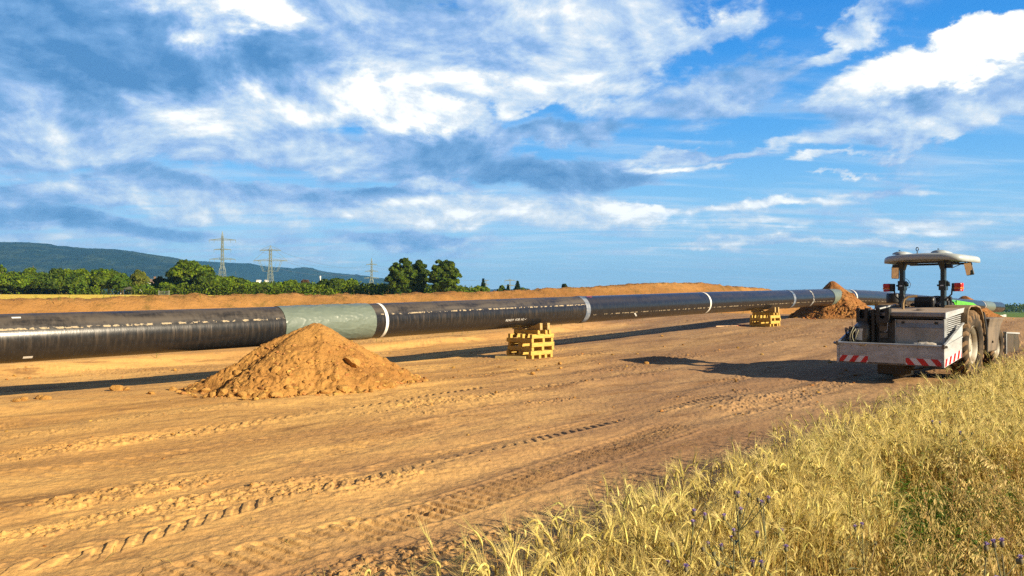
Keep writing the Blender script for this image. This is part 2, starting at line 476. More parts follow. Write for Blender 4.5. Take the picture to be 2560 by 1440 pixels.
def micro(X, Y):
    """small relief of the driven strip"""
    s, p = sp(X, Y)
    near = 1 - sstep(60, 110, np.hypot(X, Y))
    strip = (1 - field_k(s, p)) * sstep(-2, 2.0, p)
    h = 0.045 * fbm(s * 0.22, p * 0.7, 3, 1) + 0.016 * fbm(s * 0.8, p * 2.2, 3, 11) + 0.006 * fbm(s * 5, p * 7, 3, 23)
    # long ruts that the wheels pressed
    ph = p * 2.3 + 1.2 * fbm(s * 0.06, p * 0.1, 2, 31)
    h = h + 0.022 * np.sin(ph * 2) * sstep(-0.1, 0.5, fbm(s * 0.12, p * 0.6, 2, 37)) * sstep(5, 7, p)
    # crumbled patches
    rough = 0.72 * sstep(0.20, 0.50, fbm(s * 0.28, p * 1.3, 4, 41)) + 0.55 * np.exp(-((p - 4.4) / .75) ** 2) * sstep(-.3, .3, fbm(s * .5, p, 3, 42))
    cr = np.abs(fbm(s * 7.5, p * 9, 3, 43))
    h = h + rough * (0.055 * cr + 0.018 * (vn(s * 26, p * 26, 45) > 0.72))
    # tyre lugs
    wob = 0.03 * fbm(s * 1.1, p * 0.9, 2, 61)
    for i, (ts, tp, hw, spc, sk, dep, pat) in enumerate(_tr):
        pc = np.interp(s, ts, tp, left=1e3, right=1e3)
        u = (p + wob - pc) / hw
        sel = np.abs(u) < 1.35
        if not sel.any(): continue
        us = u[sel]; ss = s[sel]
        edge = 1 - sstep(0.86, 1.06, np.abs(us))
        fade = sstep(0.02, 0.45, fbm(ss * 0.42, us * 0.55 + i * 9, 4, 71 + i) * 1.25 + 0.62 - 0.75 * pat) * (0.65 + 0.7 * vn(ss * 1.7, us * 1.3, 90 + i))
        ph = ss / spc + (sk * np.abs(us) * 1.5 if i in (0, 3, 5) else sk * us * 0.8) + 0.10 * vn(ss * 2.2, us * 0.5, 95 + i)
        fr = np.abs(ph - np.floor(ph) - 0.5) * 2
        lug = sstep(0.42, 0.62, fr + 0.12 * (vn(ss * 14, us * 7, 97 + i) - .5))
        lug = lug * np.where(i in (0, 3, 5), sstep(0.0, 0.12, np.abs(us)), 1.0)
        side = np.exp(-((np.abs(us) - 1.12) / 0.12) ** 2)
        h[sel] += 0.50 * fade * (dep * (lug - 0.62) * edge + dep * 0.55 * side)
    fine = 1 - sstep(14, 40, np.hypot(X, Y))
    h = h + 0.010 * np.abs(fbm(s * 3.0, p * 6, 4, 47)) * sstep(-.1, .4, fbm(s * .35, p * .9, 3, 48))
    h = h + 0.006 * fbm(s * 14, p * 18, 3, 51) * fine
    return h * strip * near

def build_ground():
    fine = np.arctan(np.linspace(math.tan(math.radians(-40)), math.tan(math.radians(40)), 1500))
    rest = np.linspace(math.radians(40), math.radians(320), 90)[1:-1]
    ang = np.concatenate([fine, rest])
    r = [0.02, 0.4, 0.9, 1.4, 1.9, 2.4]
    while r[-1] < 9500:
        q = r[-1]; r.append(q * (1.0024 if q < 13 else 1.0042 if q < 30 else 1.0075 if q < 90 else 1.03))
    r = np.array(r)
    R, A = np.meshgrid(r, ang, indexing='ij')
    X = (R * np.sin(A)).ravel(); Y = (R * np.cos(A)).ravel()
    Z = land(X, Y) + micro(X, Y)
    V = np.stack([X, Y, Z], -1)
    Fq = grid_faces(len(r), len(ang), wrap=True)
    Fq = Fq[:, ::-1]
    c = V[Fq].mean(1); s, p = sp(c[:, 0], c[:, 1]); k = field_k(s, p)
    wig = fbm(c[:, 0] * 0.2, c[:, 1] * 0.2, 2, 5) * 0.1
    mi = np.zeros(len(Fq), int)
    mi[(k + wig > 0.45)] = 1
    mi[(s > 127) & (k < 0.5)] = 2
    o = new_obj('ground', np_mesh('ground', V, Fq, True, mi), None, [M_SOIL, M_FIELD, M_GREENF])
    tag(o, kind='structure')
build_ground()
HAZE = 0.0001
# ------------------------------------------------------------------ the pipeline
PIPE_R = 0.46
_pt = np.arange(-60, 76.01, 0.25)
_pz = np.interp(_pt, [-60, -30, -5.74, 0, 11.7, 20.6, 35, 42, 50.6, 75], [0.6, 0.85, 1.17, 1.26, 1.53, 1.73, 1.99, 1.91, 1.68, 1.06])
_kk = np.exp(-0.5 * (np.arange(-16, 17) * 0.25 / 1.8) ** 2); _kk /= _kk.sum()
_pz = np.convolve(np.pad(_pz, 16, mode='edge'), _kk, mode='valid')
def pipe_c(t):
    t = np.asarray(t, float)
    return np.stack([-5.6 + 0.68 * t, 19.0 + 0.735 * t, np.interp(t, _pt, _pz)], -1)

def pipe_surface(t0, t1, r, dt=0.12, n=72, disp=None):
    ts = np.linspace(t0, t1, max(2, int((t1 - t0) / dt) + 1))
    c = pipe_c(ts); th = np.linspace(0, 2 * np.pi, n + 1)
    d = np.gradient(c, axis=0); d /= np.linalg.norm(d, axis=1)[:, None]
    side = np.stack([-P_[0] * np.ones(len(ts)), -P_[1] * np.ones(len(ts)), np.zeros(len(ts))], -1)
    up = np.cross(d, side); up *= np.sign(up[:, 2:3])
    T, H = np.meshgrid(ts, th, indexing='ij')
    rr = np.full(T.shape, float(r))
    if disp is not None: rr = rr + disp(T, H)
    V = c[:, None, :] + (up[:, None, :] * np.cos(H)[..., None] + side[:, None, :] * np.sin(H)[..., None]) * rr[..., None]
    return V.reshape(-1, 3), grid_faces(len(ts), n + 1), np.stack([T.ravel(), H.ravel() / (2 * np.pi)], -1)

def pipe_material(name, dusty, line_v, line_amt):
    m = bpy.data.materials.new(name); m.use_nodes = True; m.node_tree.nodes.clear(); t = NT(m.node_tree)
    out = t.n('ShaderNodeOutputMaterial'); b = t.n('ShaderNodeBsdfPrincipled'); t.l(b.outputs[0], out.inputs[0])
    uvn = t.n('ShaderNodeUVMap'); uvn.uv_map = 'UVMap'
    u, v, _ = t.sep(uvn.outputs[0])
    ang = t.m('MULTIPLY', v, 2 * math.pi)
    geo = t.n('ShaderNodeTexCoord').outputs['Object']
    # dust settled on the upper side, thinner where straps and rain have wiped it
    topness = t.m('COSINE', ang)
    nA = t.noise(t.comb(t.m('MULTIPLY', u, 0.35), t.m('MULTIPLY', v, 5.0)), 2.2, 7, 0.62)
    nB = t.noise(t.comb(t.m('MULTIPLY', u, 6.0), t.m('MULTIPLY', v, 6.0)), 2.0, 6, 0.7)
    strap = t.noise(t.comb(t.m('MULTIPLY', u, 1.0), 3.3), 0.9, 2, 0.5)
    dust = t.m('MULTIPLY', t.rng(topness, 0.30, 0.62), t.rng(t.m('ADD', nA, t.m('MULTIPLY', nB, 0.35)), 0.42, 0.80))
    dust = t.m('MULTIPLY', dust, t.rng(strap, 0.60, 0.66, 1.0, 0.45))
    dust = t.m('MULTIPLY', dust, dusty)
    # film of mud over the whole lower side, drawn into vertical drips
    drip = t.noise(t.comb(t.m('MULTIPLY', u, 9.0), t.m('MULTIPLY', v, 2.0)), 1.6, 5, 0.65)
    low = t.rng(v, line_v, line_v + 0.05)
    fade = t.rng(v, line_v + 0.20, line_v + 0.05)
    dripa = t.m('MULTIPLY', t.m('MULTIPLY', t.rng(drip, 0.46, 0.78), low), t.m('MULTIPLY', fade, 0.22 * line_amt))
    # row of dried splashes along one line
    wobble = t.m('MULTIPLY', t.m('SUBTRACT', t.noise(t.comb(t.m('MULTIPLY', u, 0.8), 7.0), 2.0, 3), 0.5), 0.006)
    off = t.m('ABSOLUTE', t.m('SUBTRACT', v, t.m('ADD', wobble, line_v)))
    wid = t.m('MULTIPLY_ADD', t.noise(t.comb(t.m('MULTIPLY', u, 6.0), 1.0), 2.0, 2), 0.018, -0.001)
    cell = t.noise(t.comb(t.m('MULTIPLY', u, 4.5), t.m('MULTIPLY', v, 13.0)), 1.8, 3, 0.6)
    spl = t.m('MULTIPLY', t.rng(t.m('SUBTRACT', wid, off), 0.0, 0.003), t.rng(cell, 0.50, 0.54))
    edge = t.noise(t.comb(t.m('MULTIPLY', u, 30.0), t.m('MULTIPLY', v, 60.0)), 1.0, 3)
    spl = t.m('MULTIPLY', spl, t.rng(edge, 0.30, 0.50, 0.3, 1.0))
    spl = t.m('MULTIPLY', spl, line_amt)
    scr = t.noise(t.comb(t.m('MULTIPLY', u, 3.0), t.m('MULTIPLY', v, 70.0)), 1.2, 4, 0.7)
    scr = t.m('MULTIPLY', t.rng(scr, 0.66, 0.76), 0.22)
    col = t.mix(t.rng(nB, 0.4, 0.7), (0.012, 0.013, 0.015), (0.024, 0.023, 0.023))
    col = t.mix(dust, col, (0.085, 0.070, 0.054))
    col = t.mix(dripa, col, (0.28, 0.19, 0.10))
    col = t.mix(scr, col, (0.14, 0.13, 0.12))
    col = t.mix(t.m('MULTIPLY', spl, 0.85), col, (0.44, 0.35, 0.22))
    t.l(col, b.inputs['Base Color'])
    ro = t.m('ADD', 0.19, t.m('MULTIPLY', nB, 0.12))
    ro = t.m('ADD', ro, t.m('ADD', t.m('MULTIPLY', dust, 0.45), t.m('ADD', t.m('MULTIPLY', spl, 0.6), t.m('MULTIPLY', dripa, 0.6))), clamp=True)
    t.l(ro, b.inputs['Roughness'])
    bp = t.n('ShaderNodeBump'); bp.inputs['Distance'].default_value = 0.004; bp.inputs['Strength'].default_value = 0.5
    t.l(t.m('ADD', nB, t.m('MULTIPLY', spl, 1.5)), bp.inputs['Height']); t.l(bp.outputs[0], b.inputs['Normal'])
    return m

def sleeve_material():
    m = bpy.data.materials.new('sleeve_plastic'); m.use_nodes = True; m.node_tree.nodes.clear(); t = NT(m.node_tree)
    out = t.n('ShaderNodeOutputMaterial'); b = t.n('ShaderNodeBsdfPrincipled'); t.l(b.outputs[0], out.inputs[0])
    uvn = t.n('ShaderNodeUVMap'); uvn.uv_map = 'UVMap'; u, v, _ = t.sep(uvn.outputs[0])
    n = t.noise(t.comb(t.m('MULTIPLY', u, 3.0), t.m('MULTIPLY', v, 8.0)), 1.5, 5)
    dust = t.rng(t.m('ADD', t.m('COSINE', t.m('MULTIPLY', v, 2 * math.pi)), n), 1.3, 1.7, 0, 0.15)
    col = t.mix(t.rng(n, 0.4, 0.65), (0.125, 0.158, 0.128), (0.138, 0.172, 0.138))
    col = t.mix(dust, col, (0.30, 0.25, 0.16))
    t.l(col, b.inputs['Base Color']); b.inputs['Roughness'].default_value = 0.38
    return m

M_PIPE_A = pipe_material('dusty_black_plastic', 0.85, 0.185, 1.0)
M_PIPE_B = pipe_material('black_plastic', 0.22, 0.315, 0.75)
M_SLEEVE = sleeve_material()
M_WHITE = mat('white_paint', (0.78, 0.78, 0.76), 0.45, col2=(0.6, 0.57, 0.5), scale=4)
M_SEAM = mat('scuffed_seam', (0.20, 0.22, 0.25), 0.5, col2=(0.05, 0.09, 0.16), scale=3, stretch=(1, 1, 3))
M_SCUFF = mat('chalky_scuff', (0.42, 0.42, 0.40), 0.7, col2=(0.05, 0.05, 0.06), scale=5, lo=0.45, hi=0.55)

pipeline = empty('pipeline', (-5.6, 19.0, 0.0))
tag(pipeline, 'long black welded gas pipe carried on timber stacks and dirt heaps above the dirt strip', 'pipeline')
bpy.context.view_layer.update()
def pipe_part(name, t0, t1, r, m, label=None, disp=None, dt=0.12, n=72):
    V, Fq, uv = pipe_surface(t0, t1, r, dt, n, disp)
    V = V - np.array([-5.6, 19.0, 0.0])
    o = new_obj(name, np_mesh(name, V, Fq[:, ::-1], True, uv=uv), pipeline, m)
    if label: o['label'] = label
    return o
def wrinkle(T, H):
    u = T * 3.0 + H * 0.9; a = fbm(T * 2.2 + H * 1.1, H * 3.2 - T * 0.8, 4, 201)
    ridge = np.maximum(0, 1 - np.abs(a) * 6) ** 2
    b = fbm(T * 5 - H * 1.5, H * 2.0 + T, 3, 211); ridge2 = np.maximum(0, 1 - np.abs(b) * 8) ** 2
    return 0.013 * ridge * sstep(0.1, 0.6, fbm(T * .8, H * .8, 2, 221) + .5) + 0.004 * ridge2 + 0.004 * fbm(T * 1.5, H * 2, 2, 231)
for (t0, t1, m, lab) in [(-45, 0.0, M_PIPE_A, 'dusty length with a row of dried splashes'), (2.55, 11.49, M_PIPE_A, 'dusty length between the grey sleeve and the blue seam'),
                         (11.68, 28.35, M_PIPE_B, 'clean glossy length mirroring the sky'), (28.55, 33.7, M_PIPE_B, None), (36.4, 52.0, M_PIPE_B, None), (52.1, 68.0, M_PIPE_B, None), (71.2, 75.0, M_PIPE_B, None)]:
    pipe_part('pipe_section', t0, t1, PIPE_R, m, lab)
pipe_part('joint_sleeve', -0.04, 2.59, PIPE_R + 0.012, M_SLEEVE, 'grey green shrink sleeve with glossy wrinkles', wrinkle, 0.025, 140)
pipe_part('joint_sleeve', 33.66, 36.44, PIPE_R + 0.012, M_SLEEVE, None, wrinkle, 0.05, 96)
pipe_part('joint_sleeve', 67.96, 71.24, PIPE_R + 0.012, M_SLEEVE, None, None)
pipe_part('ring_band', 2.90, 2.99, PIPE_R + 0.006, M_WHITE, 'white ring beside the grey sleeve', dt=0.03)
pipe_part('ring_band', 19.96, 20.08, PIPE_R + 0.006, M_WHITE, dt=0.03)
pipe_part('ring_band', 36.95, 37.10, PIPE_R + 0.006, M_WHITE, dt=0.03)
pipe_part('ring_band', 67.6, 67.75, PIPE_R + 0.006, M_WHITE, dt=0.03)
seam = lambda T, H: 0.010 * np.cos((T * 40))
pipe_part('weld_seam', 11.47, 11.70, PIPE_R + 0.010, M_SEAM, 'scuffed grey and blue seam ring', lambda T, H: 0.006 * np.cos(T * 50) + 0.003 * fbm(T * 9, H * 6, 2, 5), dt=0.02)
pipe_part('weld_seam', 28.33, 28.57, PIPE_R + 0.010, M_SEAM, None, dt=0.04)
pipe_part('scuff_ring', 30.72, 30.86, PIPE_R + 0.005, M_SCUFF, dt=0.03)
pipe_part('weld_seam', 51.98, 52.12, PIPE_R + 0.008, M_SEAM, None, dt=0.04)
# closed far end
mb = MB(); c = pipe_c(75.0)
mb.tube([Vector(pipe_c(74.99) - np.array([-5.6, 19.0, 0])), Vector(pipe_c(75.05) - np.array([-5.6, 19.0, 0]))], PIPE_R - 0.002, 48)
mb.build('end_cap', M_PIPE_B, pipeline)

def on_pipe(t, ang, r):
    c = pipe_c(t); side = np.array([-P_[0], -P_[1], 0])
    return c + np.array([0, 0, 1.0]) * math.cos(ang) * r + side * math.sin(ang) * r
def pipe_patch(name, t0, t1, a0, a1, m, label=None, skew=0.0, lift=0.004):
    mb = MB(); N = 10; vs = []
    for i in range(N + 1):
        a = a0 + (a1 - a0) * i / N
        for j in range(N + 1):
            tt = t0 + (t1 - t0) * j / N + skew * i / N; q = on_pipe(tt, a, PIPE_R + lift) - np.array([-5.6, 19.0, 0]); vs.append(q)
    mb.add(vs, [(i * (N + 1) + j, i * (N + 1) + j + 1, (i + 1) * (N + 1) + j + 1, (i + 1) * (N + 1) + j) for i in range(N) for j in range(N)])
    o = mb.build(name, m, pipeline)
    if label: o['label'] = label
M_LABEL = mat('paper_label', (0.62, 0.62, 0.60), 0.6)
pipe_patch('sticker', -5.62, -5.47, math.radians(29), math.radians(35), M_LABEL, 'small white sticker on the upper side')
pipe_patch('sticker', -5.45, -5.29, math.radians(136), math.radians(144), M_LABEL, 'small white sticker on the lower side')
pipe_patch('paint_mark', 11.9, 12.2, math.radians(14), math.radians(26), mat('pink_spray', (0.45, 0.06, 0.10), 0.7, col2=(0.05, 0.02, 0.03), scale=12, lo=.45, hi=.55), 'pink spray mark')
pipe_patch('chalk_mark', 14.4, 14.5, math.radians(118), math.radians(138), M_LABEL, None, 0.25)
# stencilled words
def lettering(text, t0, t1, lab):
    cu = bpy.data.curves.new('words', 'FONT'); cu.body = text; cu.size = 0.105; cu.shear = 0.15; cu.space_character = 1.05; cu.resolution_u = 3
    o = bpy.data.objects.new('tmp_words', cu); COL.objects.link(o)
    bpy.context.view_layer.update()
    me = bpy.data.meshes.new_from_object(o.evaluated_get(bpy.context.evaluated_depsgraph_get()))
    bpy.data.objects.remove(o)
    n = len(me.vertices); co = np.empty(n * 3, np.float32); me.vertices.foreach_get('co', co); co = co.reshape(-1, 3)
    lo, w = co[:, 0].min(), co[:, 0].max(); out = np.empty_like(co)
    for i in range(n):
        t = t0 + (co[i, 0] - lo) / (w - lo) * (t1 - t0); a = math.radians(118) - co[i, 1] / PIPE_R
        out[i] = on_pipe(t, a, PIPE_R + 0.004) - np.array([-5.6, 19.0, 0])
    me.vertices.foreach_set('co', out.ravel()); me.materials.clear(); me.update()
    new_obj('lettering', me, pipeline, mat('stencil_white', (0.62, 0.60, 0.56), 0.7))
lettering('READY', 7.50, 7.87, ''); lettering('FOR', 7.93, 8.13, ''); lettering('H2', 8.19, 8.32, ''); lettering('\u2713', 8.37, 8.45, '')

# ------------------------------------------------------------------ heaps of soil
rngg = np.random.default_rng(7)
def clod_mesh(name, n_seed, m, flat=0.7):
    import bmesh
    bm = bmesh.new(); bmesh.ops.create_icosphere(bm, subdivisions=2, radius=1)
    r = random.Random(n_seed)
    planes = [(Vector((r.gauss(0, 1), r.gauss(0, 1), r.gauss(0, 1))).normalized(), r.uniform(0.55, 0.85)) for _ in range(9)]
    for v in bm.verts:
        for nrm, dd in planes:
            k = v.co.dot(nrm)
            if k > dd: v.co -= nrm * (k - dd)
        v.co.z *= flat; v.co *= 1 + r.uniform(-.05, .05)
    me = bpy.data.meshes.new(name); bm.to_mesh(me); bm.free(); me.materials.append(m)
    return me
CLODS = [clod_mesh('soil_clod', k, M_CLOD) for k in range(7)]
def clod_arrays():
    out = []
    for me in CLODS:
        n = len(me.vertices); co = np.empty(n * 3, np.float32); me.vertices.foreach_get('co', co)
        f = np.array([p.vertices[:] for p in me.polygons]); out.append((co.reshape(-1, 3), f))
    return out
CA = clod_arrays()
def crumbs(name, pts, sizes, m, parent=None, seed=3, origin=(0, 0, 0)):
    r = np.random.default_rng(seed); V = []; Fs = []; o = 0
    for P, sz in zip(pts, sizes):
        co, f = CA[r.integers(len(CA))]
        a = r.uniform(0, 2 * np.pi); ca, sa = math.cos(a), math.sin(a)
        sc = sz * np.array([1, r.uniform(.6, 1), r.uniform(.5, 1)])
        q = co * sc; tilt = r.uniform(-.6, .6); ct, st = math.cos(tilt), math.sin(tilt)
        q = np.stack([q[:, 0], q[:, 1] * ct - q[:, 2] * st, q[:, 1] * st + q[:, 2] * ct], -1)
        q = np.stack([q[:, 0] * ca - q[:, 1] * sa, q[:, 0] * sa + q[:, 1] * ca, q[:, 2]], -1)
        V.append(q + np.array(P) - np.array(origin)); Fs.append(f + o); o += len(co)
    return new_obj(name, np_mesh(name, np.concatenate(V), np.concatenate(Fs), False), parent, m)

def make_heap(name, s0, p0, H, ls0, ls1, pf, pb, m, label, seed, rocky=0.05, res=260, n_clods=600, csz=(0.02, 0.10), expo=1.15, top=0.1, clod_mat=None):
    """heap with its top at (s0, p0): reaches ls0/ls1 along the pipe, pf towards the camera, pb away"""
    x0, y0 = xy(s0, p0); zb = gz(x0, y0)
    def hfun(s, p):
        ds = (s - s0); dp = (p - p0)
        a = np.where(ds < 0, ds / ls0, ds / ls1); b = np.where(dp < 0, dp / pf, dp / pb)
        th = np.arctan2(b, a); w = 1 + 0.22 * fbm(np.cos(th) * 1.6 + 3 + seed, np.sin(th) * 1.6, 3, seed)
        r = np.sqrt(a * a + b * b) / w
        rr = np.sqrt(r * r + top * top) - top
        h = H * np.maximum(0, 1 - rr / (math.sqrt(1 + top * top) - top)) ** expo
        return h, r
    g = np.linspace(-1.25, 1.25, res)
    A, B = np.meshgrid(g, g, indexing='ij')
    s = s0 + np.where(A < 0, A * ls0, A * ls1); p = p0 + np.where(B < 0, B * pf, B * pb)
    h, r = hfun(s, p)
    X, Y = xy(s, p)
    body = sstep(0.0, 0.18, h)
    bump = 0.10 * fbm(s * 1.6, p * 1.6, 4, seed + 3) + rocky * np.abs(fbm(s * 5, p * 5, 4, seed + 5)) * sstep(0.2, 0.8, r) + 0.02 * fbm(s * 16, p * 16, 3, seed + 9)
    z = land(X, Y) + h + bump * body - 0.06 * (1 - sstep(0.0, 0.05, h))
    V = np.stack([X - x0, Y - y0, z - zb], -1).reshape(-1, 3)
    Fq = grid_faces(res, res)
    hm = h.reshape(-1)
    keep = hm[Fq].max(1) > 0.0
    root = new_obj(name, np_mesh(name, V, Fq[keep][:, ::-1], True), None, m); root.location = (x0, y0, zb)
    tag(root, label, 'dirt heap')
    # lumps that rolled down its flanks
    R = np.random.default_rng(seed); pts = []; sz = []
    while len(pts) < n_clods:
        a = R.uniform(0, 2 * np.pi); rr = R.uniform(0.25, 1.12) ** 0.8
        ss = s0 + math.cos(a) * rr * (ls0 if math.cos(a) < 0 else ls1); pp = p0 + math.sin(a) * rr * (pf if math.sin(a) < 0 else pb)
        hh, rv = hfun(np.array([ss]), np.array([pp])); xx, yy = xy(ss, pp)
        z = gz(xx, yy) + float(hh[0]) + 0.10 * float(fbm(np.array([ss * 1.6]), np.array([pp * 1.6]), 4, seed + 3)[0]) * float(sstep(0, .18, hh)[0])
        q = csz[0] + (csz[1] - csz[0]) * R.random() ** 5 * (0.4 + 0.6 * min(1, rr))
        pts.append((xx, yy, z + q * 0.2)); sz.append(q)
    o = crumbs('loose_clods', pts, sz, clod_mat or M_CLOD, root, seed, (x0, y0, zb)); tag(o, kind='stuff')
    return root, hfun

heap1, h1 = make_heap('dirt_heap', 10.45, 15.95, 1.37, 2.75, 2.6, 2.0, 2.3, M_HEAP, 'large ochre dirt heap piled under the grey sleeve of the pipeline, nearest of the heaps', 101, 0.13, 420, 3200, (0.011, 0.085), 1.12, 0.16)
heap2, h2 = make_heap('dirt_heap', 45.6, 17.45, 2.05, 2.6, 1.9, 3.0, 2.2, M_HEAP2, 'rusty brown dirt heap spilled over the pipeline behind the tractor', 131, 0.16, 260, 900, (0.03, 0.16), 1.35, 0.10, clod_mat=mat('rusty_clod', (0.36, 0.17, 0.05), 0.95, col2=(0.20, 0.09, 0.03), scale=5, island=0.35, spec=0.1))
heap3, h3 = make_heap('dirt_heap', 77.7, 18.3, 2.1, 2.2, 4.8, 3.3, 2.4, M_HEAP2, 'small brown dirt heap covering the pipeline near its far end', 151, 0.16, 160, 400, (0.03, 0.16), 1.15, 0.12, clod_mat=MATS['rusty_clod'])
heap4, h4 = make_heap('dirt_heap', 22.3, 32.2, 1.52, 4.6, 4.8, 3.0, 3.0, M_HEAP, 'low pale dirt heap beyond the pipeline in front of the long soil bank', 171, 0.10, 200, 400, (0.02, 0.10), 1.2, 0.25)

# individual large clods on and around the near heap
big = [(530, 990, .14, 0), (575, 992, .10, 0), (608, 990, .13, 0), (655, 992, .12, 0), (690, 990, .15, 0), (780, 988, .12, 0), (812, 984, .14, 0), (845, 984, .10, 0), (895, 978, .12, 0), (930, 972, .10, 0), (975, 965, .13, 0), (1010, 955, .10, 0), (1040, 950, .12, 0), (880, 912, .26, 1), (690, 925, .15, 0), (596, 935, .13, 0), (556, 985, .15, 2), (625, 983, .11, 0), (720, 972, .12, 0), (752, 983, .12, 0), (640, 990, .10, 0), (800, 935, .12, 0), (835, 950, .17, 3),
       (668, 975, .11, 0), (862, 975, .17, 0), (945, 940, .13, 0), (1000, 930, .10, 0), (1025, 940, .11, 0), (700, 985, .10, 0), (775, 905, .10, 0), (905, 965, .11, 0), (960, 955, .10, 0), (515, 978, .11, 0), (740, 940, .12, 0), (795, 845, .08, 0)]
for i, (x, y, r, k) in enumerate(big):
    # walk down the view ray until it meets the heap or the land
    d = 14.0
    while d < 22:
        q = img(x, y, d); s_, p_ = sp(q.x, q.y); hh = float(h1(np.array([s_]), np.array([p_]))[0][0])
        if q.z <= gz(q.x, q.y) + hh: break
        d += 0.04
    o = bpy.data.objects.new('soil_clod', CLODS[i % 7]); COL.objects.link(o)
    o.location = (q.x, q.y, q.z + r * 0.12); o.scale = (r * (1.3 if k == 1 else 1), r, r * (0.7 if k == 1 else 0.9)); o.rotation_euler = (rngg.uniform(-.5, .5), rngg.uniform(-.5, .5), rngg.uniform(0, 6))
    tag(o, {1: 'largest pale flat slab of soil lying on the flank of the near dirt heap'}.get(k, 'ochre lump of hard soil lying on or at the foot of the near dirt heap'), 'soil clod', None if k == 1 else 'soil lumps on the near dirt heap')
for i, (x, y, r, lab) in enumerate([(292, 976, .13, None), (317, 975, .08, None), (378, 985, .08, None), (432, 975, .09, None), (98, 998, .09, None), (116, 999, .09, None), (60, 1001, .08, None), (42, 1004, .07, None), (480, 978, .08, None),
                                    (1332, 925, .07, 'x'), (1345, 918, .06, 'x'), (1655, 857, .07, 'x'), (1616, 905, .07, 'x'), (1400, 905, .07, 'x')]):
    X, Y = px_ground(x, y, -0.08 if lab is None else 0.05); o = bpy.data.objects.new('soil_clod', CLODS[(i + 3) % 7]); COL.objects.link(o)
    o.location = (X, Y, gz(X, Y) + r * 0.4); o.scale = (r * 1.2, r, r); o.rotation_euler = (0, 0, i * 1.3)
    tag(o, 'ochre clod lying along the edge of the pipeline shadow' if lab is None else 'lone brown clod on the driven dirt between the timber stack and the tractor', 'soil clod', 'clods along the pipeline shadow' if lab is None else 'lone clods on the dirt strip')

# crumbs scattered over the strip: more in rough bands
def strip_crumbs():
    R = np.random.default_rng(11); n = 60000
    d = 3.2 * (70 / 3.2) ** R.random(n); a = np.arctan(R.uniform(-0.72, 0.72, n))
    X = d * np.tan(a); Y = d; s, p = sp(X, Y)
    w = sstep(0.20, 0.50, fbm(s * 0.28, p * 1.3, 4, 41)) * 0.9 + 0.035
    near_stack = np.exp(-(((s - 18) / 4) ** 2 + ((p - 15.5) / 1.2) ** 2)) * 0.8
    ok = (R.random(n) < (w + near_stack) * 0.15) & (p > 2.8) & (p < 34)
    X = X[ok]; Y = Y[ok]
    sz = (0.006 + 0.026 * R.random(len(X)) ** 4) * np.clip(Y / 10, 0.55, 2.2)
    Z = land(X, Y) + micro(X, Y) + sz * 0.25
    o = crumbs('soil_crumbs', np.stack([X, Y, Z], -1), sz, M_CLOD, None, 5)
    tag(o, 'small crumbs of soil scattered over the driven dirt strip', 'soil crumbs', kind='stuff')
strip_crumbs()

# ------------------------------------------------------------------ long spoil bank behind the pipe
def build_bank():
    ss = np.arange(-25, 100, 0.16); ww = np.linspace(-4.2, 4.2, 70)
    crest = np.interp(ss, [-25, 9.6, 14.3, 22.3, 30.2, 41, 47.6, 52.8, 58.7, 65.5, 73, 77.7, 80.5, 86, 100], [1.75, 1.86, 1.95, 2.06, 2.12, 2.40, 2.66, 2.90, 3.16, 3.29, 3.04, 2.88, 2.66, 2.1, 1.0])
    S, W = np.meshgrid(ss, ww, indexing='ij')
    P = 37.6 + W; X, Y = xy(S, P); g = land(X, Y)
    cz = crest[:, None] + 0.10 * fbm(ss * 0.45, ss * 0, 3, 301)[:, None] + 0.05 * fbm(ss * 1.9, ss * 0, 3, 305)[:, None]
    wl = 3.6 + 0.5 * fbm(S * 0.3, W * 0.1, 2, 303)
    u = np.clip(np.abs(W) / wl, 0, 1)
    prof = 1 - sstep(0.10, 1.0, u) * 0.55 - 0.45 * np.clip((u - 0.18) / 0.82, 0, 1)
    prof = np.clip(prof, 0, 1)
    base = np.where(W > 0, g, g)
    h = base + np.maximum(cz - base, 0.15) * prof
    h += (0.12 * fbm(S * 0.9, W * 0.9, 4, 311) + 0.16 * np.abs(fbm(S * 1.8, W * 1.8, 4, 313))) * sstep(0.02, .25, prof)
    h -= 0.25 * (prof < 0.02)
    x0, y0 = xy(30, 37.6); z0 = gz(x0, y0)
    V = np.stack([X - x0, Y - y0, h - z0], -1).reshape(-1, 3)
    o = new_obj('soil_bank', np_mesh('soil_bank', V, grid_faces(len(ss), len(ww)), True), None, M_HEAPB)
    o.location = (x0, y0, z0)
    tag(o, 'long orange bank of stripped soil running behind the pipeline with weeds on its crest', 'soil bank')
    return ss, crest
M_HEAPB = soil_mat('bank_soil', (0.36, 0.185, 0.058), (0.26, 0.125, 0.038), (0.15, 0.10, 0.028), 0.55, 0.12)
bank_s, bank_z = build_bank()

